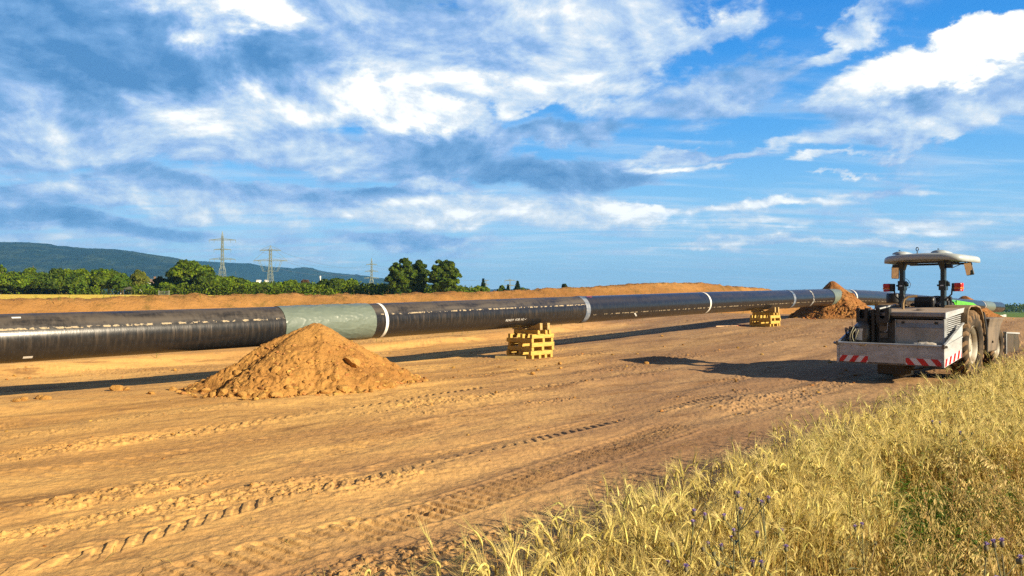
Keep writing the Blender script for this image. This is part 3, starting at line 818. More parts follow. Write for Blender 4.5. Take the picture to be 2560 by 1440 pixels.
# ------------------------------------------------------------------ timber stacks
M_WOOD = mat('yellow_timber', (0.68, 0.48, 0.10), 0.8, col2=(0.48, 0.33, 0.08), scale=3.5, stretch=(1, 6, 6), bump=0.008, bscale=12, island=0.25, spec=0.25)
M_WOOD2 = mat('weathered_timber', (0.46, 0.33, 0.13), 0.8, col2=(0.30, 0.21, 0.10), scale=2.5, stretch=(1, 6, 6), bump=0.004, bscale=12, spec=0.2)
def timber_proto(L, w, h, name='timber', m=None):
    mb = MB(); mb.box((0, 0, h / 2), (L, w, h)); o = mb.build(name, m or M_WOOD, None, 0.006); return o
def stack(t_c, layers, label, group, back=0.0, seed=1):
    r = random.Random(seed)
    c = pipe_c(t_c); s0, p0 = sp(c[0], c[1])
    L = 1.06; T = 0.132; Wd = 0.105
    zg_ = gz(c[0], c[1])
    top = c[2] - PIPE_R
    ang_s = math.atan2(S_[1], S_[0])
    first = None
    gap = top - zg_ - layers * T
    def put(ds, dp, z, along, L_=L, tilt=0.0, m=None):
        nonlocal first
        key = round(L_, 2)
        if first is None or L_ != L:
            o = timber_proto(L_, Wd, T, m=m)
            if L_ == L: first = o
        else:
            o = first.copy(); COL.objects.link(o)
        x, y = xy(s0 + ds, p0 + dp)
        o.location = (x, y, z); o.rotation_euler = (0, 0, ang_s + (0 if along else math.pi / 2) + r.uniform(-.045, .045))
        tag(o, label, 'timber', group)
        return o
    z = zg_ - 0.01
    for k in range(layers):
        along = ((layers - 1 - k) % 2 == 0)     # top layer runs with the pipe
        n = 4 if k == 0 else 3
        for i in range(n):
            e = (i / (n - 1) - 0.5) * (L - Wd - 0.02) + r.uniform(-.03, .03)
            j = r.uniform(-.05, .05)
            put(j if along else e, e if along else j, z, along)
        z += T
    return s0, p0, z, top, ang_s, put, zg_
def wedge(s0, p0, z, top, ang, label, group, sgn):
    """wedge pushed in beside the pipe, high end outwards"""
    mb = MB(); h0 = 0.012; h1 = max(0.16, top - z + 0.12)
    mb.prism([(0.02, 0), (0.62, 0), (0.62, h1), (0.56, h1 * 1.02), (0.02, h0)], -0.06, 0.06, 'y')
    # prism along y: poly in x (across), z
    o = mb.build('timber_wedge', M_WOOD2, None, 0.004)
    x, y = xy(s0, p0)
    o.location = (x, y, z); o.rotation_euler = (0, 0, ang + (math.pi / 2 if sgn > 0 else -math.pi / 2))
    tag(o, label, 'timber wedge', group); return o
for (tc, ly, lab, seed) in [(9.15, 6, 'yellow timber in the tall stack under the white lettering', 1), (26.1, 4, 'yellow timber in the low stack near the tractor', 2)]:
    grp = 'timbers of the near stack' if seed == 1 else 'timbers of the far stack'
    s0, p0, z, top, ang, put, zg_ = stack(tc, ly, lab, grp, seed=seed)
    g2 = max(0.06, top - z)
    for ds in (-0.24, 0.10, 0.30):        # cross beams that carry the pipe
        o = put(ds, -0.02, z, False)
        o['label'] = lab.replace('yellow timber in', 'cross timber on top of'); o['group'] = grp + ' cross beams'
    z2 = z + 0.132
    for ds in (-0.20, 0.16):
        for sg in (1, -1):
            w = wedge(s0 + ds, p0 + sg * (-0.02), z2, top, ang, 'timber wedge holding the pipe on the ' + ('tall' if seed == 1 else 'low') + ' timber stack', 'wedges of the ' + ('near' if seed == 1 else 'far') + ' stack', sg)
x, y = px_ground(1276, 903, -0.06)
o = timber_proto(0.98, 0.105, 0.12, 'loose_timber', M_WOOD2); o.location = (x, y, gz(x, y)); o.rotation_euler = (0, 0, math.radians(-14))
tag(o, 'loose weathered timber lying on the dirt against the foot of the tall stack', 'timber')
# far cribbing seen past the tractor
mb = MB(); q = pipe_c(41.5); zq = gz(q[0], q[1])
o = timber_proto(1.3, 0.2, 0.2, 'timber_block'); o.location = (q[0] + 0.45, q[1] - 0.42, q[2] - PIPE_R - 0.2); o.rotation_euler = (0, 0, math.atan2(S_[1], S_[0]) + math.pi / 2)
tag(o, 'yellow timber block under the pipeline just right of the rusty heap', 'timber')
o2 = timber_proto(1.2, 0.9, max(0.2, q[2] - PIPE_R - 0.2 - zq), 'timber_crib'); o2.location = (q[0] + 0.3, q[1] - 0.3, zq); o2.rotation_euler = o.rotation_euler
tag(o2, 'short timber crib standing behind the tractor cabinet', 'timber crib')
# thin pale marker stake lying by the far stack
mb = MB(); x0_, y0_ = px_ground(1790, 817, 0.55)
mb.bar((0, 0, 0.03), (1.45, 0.35, 0.05), 0.05, 0.04)
o = mb.build('marker_stake', [mat('stake_wood', (0.70, 0.45, 0.25), 0.7)], None); o.location = (x0_, y0_, gz(x0_, y0_) + 0.02)
mb = MB(); mb.bar((1.10, 0.266, 0.045), (1.47, 0.355, 0.052), 0.056, 0.046); mb.build('painted_end', mat('stake_red', (0.6, 0.08, 0.04), 0.6), o)
tag(o, 'thin pale marker stake with a red end lying by the low timber stack', 'stake')
# ------------------------------------------------------------------ the tractor
M_BLACK = mat('black_paint', (0.012, 0.014, 0.015), 0.35, col2=(0.05, 0.042, 0.033), scale=3, lo=.5, hi=.8, r2=0.7)
M_POST = mat('post_paint', (0.018, 0.030, 0.032), 0.3)
M_RUBBER = mat('dusty_rubber', (0.095, 0.070, 0.046), 0.9, col2=(0.030, 0.025, 0.020), scale=3.5, bump=0.004, bscale=25, spec=0.2)
M_TREAD = mat('muddy_tread', (0.24, 0.155, 0.085), 0.95, col2=(0.14, 0.095, 0.058), scale=4, bump=0.006, bscale=25, spec=0.1)
M_RIM = mat('rim_paint', (0.42, 0.40, 0.33), 0.55, col2=(0.27, 0.22, 0.15), scale=3)
M_STEEL = mat('galvanised_sheet', (0.50, 0.53, 0.55), 0.42, 0.12, col2=(0.36, 0.37, 0.37), scale=2.2, r2=0.5, stretch=(1, 1, 3))
M_STEELD = mat('dull_steel', (0.20, 0.19, 0.17), 0.34, 0.8, col2=(0.15, 0.12, 0.09), scale=1.8, r2=0.55, stretch=(2, 2, .6))
M_LID = mat('dusty_lid', (0.40, 0.29, 0.19), 0.85, 0.0, col2=(0.28, 0.24, 0.21), scale=2.5, spec=0.3)
M_LIDE = mat('lid_edge', (0.30, 0.30, 0.31), 0.4, 0.6, col2=(0.22, 0.20, 0.19), scale=3)
M_FENDER = mat('dusty_fender', (0.34, 0.24, 0.14), 0.9, col2=(0.17, 0.125, 0.080), scale=3, bump=0.003, spec=0.2)
M_TANK = mat('dusty_tank', (0.21, 0.165, 0.12), 0.7, col2=(0.12, 0.10, 0.08), scale=3, stretch=(1, 1, .4), spec=0.3)
M_GREEN = mat('green_paint', (0.13, 0.55, 0.02), 0.3, col2=(0.10, 0.40, 0.03), scale=3)
M_GREEND = mat('teal_paint', (0.01, 0.30, 0.10), 0.3)
M_ROOF = mat('roof_plastic', (0.43, 0.48, 0.50), 0.38, col2=(0.38, 0.43, 0.43), scale=1.5)
M_RED = mat('red_lens', (0.62, 0.020, 0.010), 0.2)
M_ORANGE = mat('orange_lens', (0.80, 0.16, 0.015), 0.2)
M_MIRROR = mat('mirror_glass', (0.85, 0.85, 0.85), 0.03, 1.0)
M_GLASSL = mat('lamp_glass', (0.75, 0.76, 0.78), 0.12, 0.3)
M_SIGNR = mat('reflective_red', (0.62, 0.010, 0.018), 0.35)
M_SIGNW = mat('reflective_white', (0.76, 0.77, 0.80), 0.35)
M_BRASS = mat('dusty_hose', (0.30, 0.20, 0.09), 0.5, 0.2)
M_CABLE = mat('cable_black', (0.012, 0.012, 0.013), 0.4)
M_CABLEG = mat('cable_grey', (0.20, 0.19, 0.12), 0.5)
M_PLASTIC = mat('black_plastic_trim', (0.018, 0.018, 0.02), 0.45)
M_BAG = mat('pale_sacking', (0.55, 0.52, 0.46), 0.85, col2=(0.40, 0.33, 0.24), scale=6, bump=0.01, bscale=10)

TO = Vector((8.70, 18.4, 0.0))
tz0 = gz(8.7 + 0.1, 18.4 + 1.6)
tractor = empty('tractor', (TO.x, TO.y, 0.0), math.radians(-45))
tag(tractor, 'dusty open tractor with grey roof and metal tool platform parked by the grain', 'tractor')

def wheel(cx, cy, cz, R, Wd, rim_r, n_lug, out):
    """out = +1 when its face looks to +x"""
    w = empty('wheel'); w.parent = tractor; w.location = (cx, cy, cz)
    hw = Wd / 2; side = R - rim_r
    prof = [(rim_r, -hw * .72), (rim_r + side * .25, -hw * .95), (rim_r + side * .6, -hw), (R - side * .16, -hw * .90), (R - side * .05, -hw * .62), (R - .02, 0),
            (R - side * .05, hw * .62), (R - side * .16, hw * .90), (rim_r + side * .6, hw), (rim_r + side * .25, hw * .95), (rim_r, hw * .72), (rim_r - .01, 0), (rim_r, -hw * .72)]
    mb = MB(); mb.lathe(prof, (0, 0, 0), 'x', 56)
    ty = mb.build('tyre', M_RUBBER, w)
    mb = MB(); lh = side * 0.27
    def surf(t, a, e):     # t: -1..1 across
        x = t * hw; at = abs(t)
        r = np.interp(at, [0, .62, .90, 1.0], [R - .02, R - side * .05, R - side * .16, R - side * .40])
        return Vector((x, (r + e) * math.cos(a), (r + e) * math.sin(a)))
    for sgn in (-1, 1):
        for k in range(n_lug):
            a0 = 2 * math.pi * (k + (0.5 if sgn > 0 else 0)) / n_lug
            rows = []
            for t, da in ((-0.04, 0.0), (.35, -.10), (.7, -.20), (.93, -.27), (1.0, -.285)):
                half = 0.42 * math.pi / n_lug * (0.8 + .3 * t)
                ex_ = lh if t < .98 else lh * .25
                rows.append([surf(t * sgn, a0 + da - half, -.01), surf(t * sgn, a0 + da - half * .8, ex_), surf(t * sgn, a0 + da + half * .8, ex_), surf(t * sgn, a0 + da + half, -.01)])
            vs = [v for r_ in rows for v in r_]; fs = [(0, 1, 2, 3), (16, 19, 18, 17)]
            for i in range(4):
                for j in range(3): fs.append((i * 4 + j, i * 4 + 4 + j, i * 4 + 5 + j, i * 4 + 1 + j))
            mb.add(vs, fs)
    mb.build('tread', M_TREAD, w)
    mb = MB(); f = out
    rp = [(rim_r * 1.0, hw * .80), (rim_r * 1.03, hw * .74), (rim_r * .98, hw * .60), (rim_r * .90, hw * .55), (rim_r * .88, hw * .20), (rim_r * .84, hw * .12), (rim_r * .55, hw * .02), (rim_r * .42, hw * .10), (rim_r * .40, hw * .32), (rim_r * .2, hw * .40), (0.001, hw * .40)]
    mb.lathe([(r, t * f) for r, t in rp], (0, 0, 0), 'x', 48)
    mb.lathe([(r, -t * f * .9) for r, t in rp[:6]] + [(0.05, -hw * .1 * f)], (0, 0, 0), 'x', 48)
    mb.cur = 1
    for k in range(8):
        a = 2 * math.pi * k / 8; rr = rim_r * .47
        mb.tube([(hw * .06 * f, rr * math.cos(a), rr * math.sin(a)), (hw * .30 * f, rr * math.cos(a), rr * math.sin(a))], .017, 6)
    mb.build('rim', [M_RIM, M_STEELD], w)
    return w
wheel(0.93, 2.50, 0.785, 0.785, 0.44, 0.46, 20, 1)
wheel(-0.73, 2.50, 0.785, 0.785, 0.44, 0.46, 20, -1)
wheel(0.92, 4.82, 0.66, 0.56, 0.32, 0.32, 18, 1)
wheel(-0.72, 4.82, 0.66, 0.56, 0.32, 0.32, 18, -1)

def part(name, build, m, parent=tractor, bevel=0.0, label=None):
    while parent.parent is not None and parent.parent.parent is not None: parent = parent.parent
    mb = MB(); build(mb); o = mb.build(name, m, parent, bevel)
    if label: o['label'] = label
    return o
# running gear and body
part('chassis', lambda b: (b.b2((-.18, 1.4, .55), (.38, 5.6, 1.02)), b.b2((-.55, 2.32, .62), (.72, 2.68, .95)), b.b2((-.5, 4.72, .5), (.7, 4.92, .75)), b.b2((-.3, 1.2, .35), (.5, 2.2, .8)), b.b2((-.30, 1.85, .95), (.50, 3.2, 1.35))), M_BLACK, bevel=.02)
hood = part('hood', lambda b: b.prism([(3.15, 1.0), (5.35, 1.0), (5.6, 1.25), (5.55, 1.55), (5.1, 1.72), (4.2, 1.80), (3.15, 1.82)], -.25, .45), M_PLASTIC, bevel=.05)
def green_panel(b):
    # arched coloured cover over the engine
    n = 8; ys = [3.28, 3.7, 4.2, 4.7, 5.15, 5.45]; zt = [1.90, 1.905, 1.88, 1.84, 1.77, 1.62]; vs = []
    for y, z in zip(ys, zt):
        for k in range(n + 1):
            a = math.pi * k / n; vs.append((0.10 + 0.37 * math.cos(a), y, z - 0.16 + 0.16 * math.sin(a) ** .6))
    b.add(vs, [(i * (n + 1) + k, i * (n + 1) + k + 1, (i + 1) * (n + 1) + k + 1, (i + 1) * (n + 1) + k) for i in range(5) for k in range(n)], True)
part('hood_cover', green_panel, M_GREEN, hood, label='bright green engine cover')
part('side_panel', lambda b: b.prism([(3.30, 1.60), (3.75, 1.62), (3.78, 1.72), (5.0, 1.60), (5.3, 1.70), (4.8, 1.80), (3.4, 1.87)], .452, .475), M_GREEN, hood)
# seat, wheel, dash
seat = part('seat', lambda b: (b.prism([(2.25, 1.42), (2.68, 1.42), (2.68, 1.52), (2.42, 1.54), (2.36, 1.96), (2.24, 1.98), (2.16, 1.90)], -.17, .30),), M_PLASTIC, bevel=.05)
part('armrest', lambda b: (b.b2((.30, 2.25, 1.72), (.42, 2.7, 1.80)), b.b2((-.28, 2.25, 1.72), (-.19, 2.7, 1.80))), M_PLASTIC, seat, .02)
dash = part('dashboard', lambda b: (b.prism([(2.98, 1.3), (3.2, 1.3), (3.2, 1.93), (3.02, 1.96), (2.92, 1.84)], -.20, .42),), M_PLASTIC, bevel=.03)
def swheel(b):
    c = Vector((.12, 2.86, 1.88)); R = Matrix.Rotation(math.radians(30), 3, 'X'); pts = [c + R @ Vector((.19 * math.cos(a), .19 * math.sin(a), 0)) for a in np.linspace(0, 2 * math.pi, 25)]
    b.tube(pts, .016, 6, False); b.bar(pts[0], pts[12], .02); b.bar(c, (.12, 3.02, 1.7), .035)
part('steering_wheel', swheel, M_PLASTIC, dash)
part('lever', lambda b: (b.tube([(.46, 2.3, 1.5), (.50, 2.34, 1.78), (.50, 2.36, 1.84)], [.012, .012, .022], 6), b.tube([(.56, 2.4, 1.5), (.60, 2.46, 1.80), (.60, 2.47, 1.86)], [.012, .012, .022], 6)), M_BLACK, dash)
# fenders
def fender(x0, x1):
    def f(b):
        prof = [(1.70, 1.40), (1.72, 1.56), (1.80, 1.68), (1.95, 1.75), (2.40, 1.76), (2.72, 1.72), (2.92, 1.58), (3.08, 1.34), (3.18, 1.05)]
        th = .035; inner = [(y + (0.02 if y < 2.4 else -.02), z - th) for y, z in prof]
        b.prism(prof + inner[::-1], x0, x1)
        b.prism([(1.72, 1.42), (1.80, 1.66), (1.95, 1.73), (2.40, 1.74), (2.72, 1.70), (2.92, 1.56), (2.9, 1.2), (1.8, 1.2)], (x0 if x0 > 0 else x1 - .03), (x0 + .03 if x0 > 0 else x1))
        b.prism([(1.69, 1.32), (1.73, 1.32), (1.76, 1.55), (1.70, 1.55)], x0, x1)
    return f
part('fender', fender(.62, 1.19), M_FENDER, bevel=.012, label='dusty rear fender over the big wheel')
part('fender', fender(-.99, -.42), M_FENDER, bevel=.012)
part('fender_flap', lambda b: b.prism([(2.96, 1.60), (3.06, 1.55), (3.26, 1.20), (3.32, .85), (3.30, .55), (3.24, .55), (3.24, .86), (3.17, 1.16), (3.0, 1.42)], .95, 1.21), M_PLASTIC, bevel=.01)
part('work_lamp', lambda b: b.b2((.50, 2.02, 1.86), (.74, 2.12, 1.97)), M_BLACK, bevel=.02)
part('lamp_glass', lambda b: b.b2((.51, 2.00, 1.87), (.67, 2.018, 1.96)), M_GLASSL, bevel=.005)
# flared side tank between the wheels
def tank(b):
    yb0, yb1, yt0, yt1 = 3.33, 4.30, 3.24, 4.50
    lev = [(.56, yb0 + .03, yb1 - .05, .80, 1.14), (.60, yb0, yb1, .78, 1.17), (.95, yb0 - .01, yb1 + .06, .76, 1.20), (1.20, yb0 - .03, yb1 + .12, .75, 1.22), (1.33, yt0 + .02, yt1 - .02, .72, 1.25), (1.42, yt0 - .03, yt1 + .08, .69, 1.28)]
    vs = []
    for z, y0, y1, x0, x1 in lev: vs += [(x0, y0, z), (x1, y0, z), (x1, y1, z), (x0, y1, z)]
    fs = [(3, 2, 1, 0), (20, 21, 22, 23)] + [(i * 4 + k, i * 4 + (k + 1) % 4, i * 4 + 4 + (k + 1) % 4, i * 4 + 4 + k) for i in range(5) for k in range(4)]
    b.add(vs, fs)
tank_o = part('front_fender', tank, M_TANK, bevel=.02, label='flared dusty mudguard skirt between the wheels')
part('drain_plug', lambda b: b.tube([(1.19, 3.75, .82), (1.215, 3.75, .82)], .03, 10), M_BLACK, tank_o)
part('step', lambda b: (b.b2((.60, 3.25, .42), (.95, 3.6, .45)), b.bar((.62, 3.27, .44), (.62, 3.27, .9), .03), b.bar((.62, 3.58, .44), (.62, 3.58, .9), .03)), M_BLACK)
# roll bar posts
def post(x):
    def f(b):
        s_ = 1 if x > 0.1 else -1
        b.prism([(1.94, 1.0), (2.10, 1.0), (2.08, 2.62), (2.10, 2.84), (1.90, 2.84), (1.94, 2.6)], x - .05, x + .05)
        b.prism([(x - s_ * .05, 2.62), (x + s_ * .05, 2.62), (x + s_ * .05, 2.84), (x - s_ * .13, 2.84), (x - s_ * .09, 2.74)], 1.93, 2.08, 'y')
        b.b2((x - .085, 1.92, 2.12), (x + .075, 2.12, 2.36))
        b.tube([(x - .14, 2.0, 2.24), (x + .15, 2.0, 2.24)], .022, 8)
        b.tube([(x + .085, 1.97, 2.29), (x + .085, 2.07, 2.29)], .05, 10)
    return f
for x in (-.38, .57):
    p_ = part('roll_bar_post', post(x), M_POST, bevel=.008)
    part('label_plate', lambda b: b.b2((x - .04, 1.912, 2.22), (x + .03, 1.917, 2.25)), M_LABEL, p_)
part('cable_loop', lambda b: b.tube([(-.30, 2.0, 2.42), (-.24, 2.0, 2.38), (-.18, 2.0, 2.28), (-.20, 2.0, 2.20), (-.28, 2.0, 2.17), (-.32, 2.0, 2.0), (-.28, 2.0, 1.8), (-.24, 2.0, 1.66)], .007, 5), M_PLASTIC)
# roof: rounded shell
def roof(b):
    import itertools
    n = 48; rings = [(2.84, .90), (2.825, .96), (2.835, 1.0), (2.91, 1.0), (2.955, .985), (2.98, .94), (2.99, .80), (3.00, .001)]
    cx, cy, hx, hy = .12, 2.62, .95, .90; vs = []
    for z, k in rings:
        for i in range(n):
            a = 2 * math.pi * i / n; ca, sa = math.cos(a), math.sin(a); e = .34
            q = (abs(ca) ** e * (1 if ca > 0 else -1), abs(sa) ** e * (1 if sa > 0 else -1))
            cr = .05 * (1 - (q[0] * k) ** 2) - .025 * abs(q[0] * k) ** 4
            vs.append((cx + hx * k * q[0], cy + hy * k * q[1] - .0, z + cr))
    fs = [(i * n + k, i * n + (k + 1) % n, i * n + n + (k + 1) % n, i * n + n + k) for i in range(len(rings) - 1) for k in range(n)] + [tuple(range(n))]
    b.add(vs, fs, True)
rf = part('roof', roof, M_ROOF)
for x in (-.42, .48):
    def bump(b, x=x):
        ys = np.linspace(0, 1, 9); n = 8; vs = []
        for u in ys:
            hgt = .085 * math.sin(math.pi * min(1, u * .72 + .28) ** 1) ** .8 if u < 1 else 0; w = .17 * (1 - u * .45)
            for k in range(n + 1):
                a = math.pi * k / n; vs.append((x + w * math.cos(a), 1.90 + u * 1.1, 3.03 + max(0.001, hgt) * math.sin(a)))
        b.add(vs, [(i * (n + 1) + k, i * (n + 1) + k + 1, (i + 1) * (n + 1) + k + 1, (i + 1) * (n + 1) + k) for i in range(8) for k in range(n)] + [tuple(range(n + 1))], True)
    part('roof_scoop', bump, M_ROOF, rf)
    part('scoop_knob', lambda b: b.box((x, 1.93, 3.125), (.035, .035, .02)), M_BLACK, rf)
part('antenna_loop', lambda b: (b.tube([(.02 + .028 * math.cos(a), 1.86, 3.14 + .045 * math.sin(a)) for a in np.linspace(0, 2 * math.pi, 17)], .010, 6, False), b.tube([(.02, 1.86, 3.02), (.02, 1.86, 3.10)], .012, 6)), M_BLACK, rf)
part('roof_frame', lambda b: (b.b2((-.5, 1.92, 2.79), (.7, 2.1, 2.835)), b.b2((-.45, 2.0, 2.78), (-.35, 3.3, 2.825)), b.b2((.52, 2.0, 2.78), (.62, 3.3, 2.825)), b.b2((-.6, 3.2, 2.78), (.8, 3.3, 2.83))), M_PLASTIC, rf)
# mirrors
def mirror(x, y, z, tilt, anchor, yaw):
    m_ = empty('mirror'); m_.parent = tractor; m_.location = (x, y, z); m_.rotation_euler = (math.radians(9), math.radians(tilt), math.radians(yaw))
    part('mirror_back', lambda b: b.box((0, .015, 0), (.19, .05, .33)), M_PLASTIC, m_, .03)
    part('mirror_glass', lambda b: b.box((0, -.013, 0), (.165, .006, .30)), M_MIRROR, m_, .002)
    part('mirror_arm', lambda b: b.tube([anchor, ((anchor[0] + x) / 2, (anchor[1] + y) / 2 + .05, z + .20), (x, y + .05, z + .17), (x, y + .05, z)], .014, 6), M_BLACK)
mirror(-.90, 3.0, 2.60, 3, (-.45, 2.1, 2.76), 8)
mirror(.86, 3.0, 2.66, -9, (.66, 2.6, 2.79), -6)
part('strut', lambda b: (b.tube([(.62, 2.05, 2.70), (.75, 2.05, 2.66), (.98, 2.3, 2.80)], .010, 6), b.b2((.62, 2.0, 2.66), (.76, 2.1, 2.76)), b.b2((-.62, 2.0, 2.70), (-.43, 2.1, 2.78))), M_BLACK)
# tail lamps on curved arms
for sg, x, ax in ((-1, -.66, -.40), (1, .93, .60)):
    l_ = empty('tail_lamp'); l_.parent = tractor; l_.location = (x, 1.85, 2.19); l_.rotation_euler = (0, 0, math.radians(-12))
    part('lamp_housing', lambda b: b.box((-.085 * sg, .03, 0), (.10, .13, .20)), M_PLASTIC, l_, .02)
    part('red_lens', lambda b: (b.box((.03 * sg, 0, .052), (.17, .14, .10)), b.box((.03 * sg, 0, -.075), (.165, .13, .05))), M_RED, l_, .022)
    part('orange_lens', lambda b: b.box((.03 * sg, 0, -.022), (.168, .145, .052)), M_ORANGE, l_, .012)
    part('lamp_arm', lambda b: b.tube([(ax, 1.98, 1.86), (ax + sg * .08, 1.93, 1.93), (x - sg * .14, 1.88, 2.02), (x - sg * .13, 1.88, 2.16)], .018, 8), M_BLACK)
# exhaust box on the far side, curved hose behind the cabinet
part('air_filter', lambda b: (b.lathe([(.001, -.13), (.17, -.13), (.175, -.10), (.175, .09), (.165, .12), (.001, .12)], (-.86, 2.75, 1.93), 'z', 28), b.b2((-.72, 2.7, 1.7), (-.62, 2.8, 1.98))), M_CABLE)
part('bent_hose', lambda b: b.tube([(-.14, 1.35, 1.60), (-.14, 1.35, 1.80), (-.12, 1.37, 1.90), (-.04, 1.42, 1.96), (.14, 1.5, 1.975)], [.030, .030, .033, .030, .028], 10), M_BRASS)
part('hose_foot', lambda b: b.tube([(-.14, 1.35, 1.58), (-.14, 1.35, 1.66)], .042, 10), M_BRASS)
# ---- rear platform
platform = empty('tool_platform'); platform.parent = tractor
def rearboard(b):
    b.b2((-1.14, 0, .40), (1.14, .03, .83)); b.tube([(-1.20, .0, .855), (1.19, .0, .855)], .028, 8); b.b2((-1.16, -.012, .83), (1.16, .03, .845))
part('tailboard', rearboard, M_STEEL, platform, label='galvanised tailboard')
part('corner_post', lambda b: (b.b2((1.14, -.02, .385), (1.19, .05, .88)),), M_STEEL, platform)
part('corner_post', lambda b: (b.b2((-1.19, -.02, .385), (-1.14, .05, .88)),), M_STEEL, platform)
part('latch', lambda b: (b.tube([(1.17, -.03, .84), (1.24, .02, .85)], .03, 8), b.b2((1.15, -.05, .80), (1.20, -.02, .90))), M_STEELD, platform)
part('latch', lambda b: (b.tube([(-1.17, -.03, .84), (-1.27, .02, .85)], .03, 8), b.b2((-1.20, -.05, .80), (-1.15, -.02, .90))), M_STEELD, platform)
part('handle', lambda b: b.tube([(-.66, -.02, .845), (-.64, -.06, .815), (-.50, -.06, .815), (-.48, -.02, .845)], .010, 6), M_BRASS, platform)
part('floor_plate', lambda b: b.prism([(0, .39), (1.3, .56), (1.3, .60), (0, .43)], -1.14, 1.14), M_STEELD, platform)
for sg in (1, -1):
    x = 1.165 * sg
    sp_ = part('side_board', lambda b: (b.prism([(.05, .385), (.05, .83), (1.30, 1.00), (1.30, .555)], x - .012, x + .012), b.bar((x, .02, .845), (x, 1.33, 1.025), .035, .03)), M_STEEL, platform)
    part('raised_flap', lambda b: (b.prism([(.06, .875), (1.36, 1.32), (1.32, 1.06), (.10, .875)], x - .010, x + .010), b.bar((x + .01 * sg, .0, .86), (x + .01 * sg, 1.40, 1.345), .045, .03)), M_STEEL, platform)
    def stripes_side(b, x=x, sg=sg):
        xo = x + .0135 * sg; xr = x + .0150 * sg
        def zl(y, k): return .385 + (y - .05) * .136 + .012 + k * (.155 + .02 * y)
        b.cur = 0; b.add([(xo, .07, zl(.07, 0)), (xo, 1.26, zl(1.26, 0)), (xo, 1.26, zl(1.26, 1)), (xo, .07, zl(.07, 1))], [(0, 1, 2, 3)])
        b.cur = 1
        for y in (.03, .33, .63, .93, 1.19):
            pl = [(y, 0), (y + .15, 0), (y + .24, 1), (y + .09, 1)]; pl = [(min(1.26, max(.07, a)), k) for a, k in pl]
            b.add([(xr, a, zl(a, k)) for a, k in pl], [(0, 1, 2, 3)])
        b.cur = 0
    part('warning_strip', stripes_side, [M_SIGNW, M_SIGNR], platform)
def stripes(x0, x1, z0, z1, lean):
    def f(b):
        b.cur = 0; b.b2((x0, -.004, z0), (x1, -.0015, z1))
        b.cur = 1; L = x1 - x0; W = L / 5.0; sk = W * .85
        for k in (-1, 0, 1, 2, 3, 4, 5, 6):
            if k % 2: continue
            if lean > 0: pl = [(x0 + k * W - sk * .4, z0), (x0 + (k + 1) * W - sk * .4, z0), (x0 + (k + 1) * W + sk * .6, z1), (x0 + k * W + sk * .6, z1)]
            else: pl = [(x0 + k * W + sk * .4, z0), (x0 + (k + 1) * W + sk * .4, z0), (x0 + (k + 1) * W - sk * .6, z1), (x0 + k * W - sk * .6, z1)]
            # clip to the plate
            def clip(poly, val, keep_less):
                out = []
                for i in range(len(poly)):
                    a, c = poly[i], poly[(i + 1) % len(poly)]
                    ina = (a[0] <= val) == keep_less or a[0] == val; inc = (c[0] <= val) == keep_less or c[0] == val
                    if ina: out.append(a)
                    if ina != inc:
                        t = (val - a[0]) / (c[0] - a[0]); out.append((val, a[1] + t * (c[1] - a[1])))
                return out
            pl = clip(clip(pl, x1, True), x0, False) if pl else pl
            if len(pl) >= 3: b.add([(q[0], -.0065, q[1]) for q in pl], [tuple(range(len(pl)))])
        b.cur = 0
    return f
part('warning_strip', stripes(-1.125, -.46, .415, .565, 1), [M_SIGNW, M_SIGNR], platform, label='red and white warning strip')
part('warning_strip', stripes(.38, 1.13, .415, .565, -1), [M_SIGNW, M_SIGNR], platform)
part('hitch', lambda b: (b.b2((-.42, .45, .12), (.22, .85, .42)), b.b2((-.10, .6, .05), (.05, 1.6, .28)), b.bar((-.36, .5, .3), (-.30, 2.1, .62), .07), b.bar((.30, .5, .3), (.40, 2.1, .62), .07)), M_BLACK, platform, .02)
# cabinet
cab = part('cabinet', lambda b: b.prism([(.56, .50), (.56, 1.43), (1.9, 1.52), (1.9, .60)], -.88, 1.02), mat('dark_cabinet', (0.10, 0.095, 0.09), 0.35, 0.7, col2=(0.055, 0.05, 0.045), scale=2.0, r2=0.6), platform, .01)
part('front_panel', lambda b: (b.b2((-.02, .535, .80), (1.00, .558, 1.24)), b.prism([(-.02, 0), (1, 0)] and [(.535, 1.245), (.558, 1.245), (.558, 1.42), (.575, 1.42)], -.02, 1.00)), mat('brushed_panel', (0.36, 0.36, 0.36), 0.36, 0.5, col2=(0.26, 0.25, 0.23), scale=1.5, r2=.5), cab)
part('door_seam', lambda b: (b.b2((-.035, .528, .55), (-.022, .556, 1.43)), b.b2((1.0, .53, .5), (1.035, .60, 1.45))), M_STEEL, cab)
lid = part('lid', lambda b: b.prism([(.46, 1.50), (.46, 1.585), (.50, 1.595), (2.0, 1.70), (2.0, 1.60)], -.55, 1.06), M_LIDE, cab, .015)
part('lid_dust', lambda b: b.add([(-.53, .52, 1.600), (1.04, .52, 1.600), (1.04, 1.98, 1.702), (-.53, 1.98, 1.702)], [(0, 1, 2, 3)]), M_LID, lid)
part('lid_edge', lambda b: b.prism([(.44, 1.46), (.44, 1.60), (2.02, 1.712), (2.02, 1.62)], 1.06, 1.085), M_STEEL, lid)
part('gutter', lambda b: b.b2((-.55, .50, 1.455), (1.04, .56, 1.50)), M_BLACK, cab)
def louvre(b):
    for k in range(12):
        z0 = .93 + k * .046; b.prism([(.66, z0 + 0), (1.84, z0 + .09), (1.84, z0 + .108), (.66, z0 + .018)], 1.022, 1.045)
    b.prism([(.60, .88), (.64, .88), (.64, 1.46), (.60, 1.46)], 1.021, 1.05); b.prism([(1.85, .97), (1.89, .97), (1.89, 1.55), (1.85, 1.55)], 1.021, 1.05)
part('louvre_grille', louvre, M_STEEL, cab)
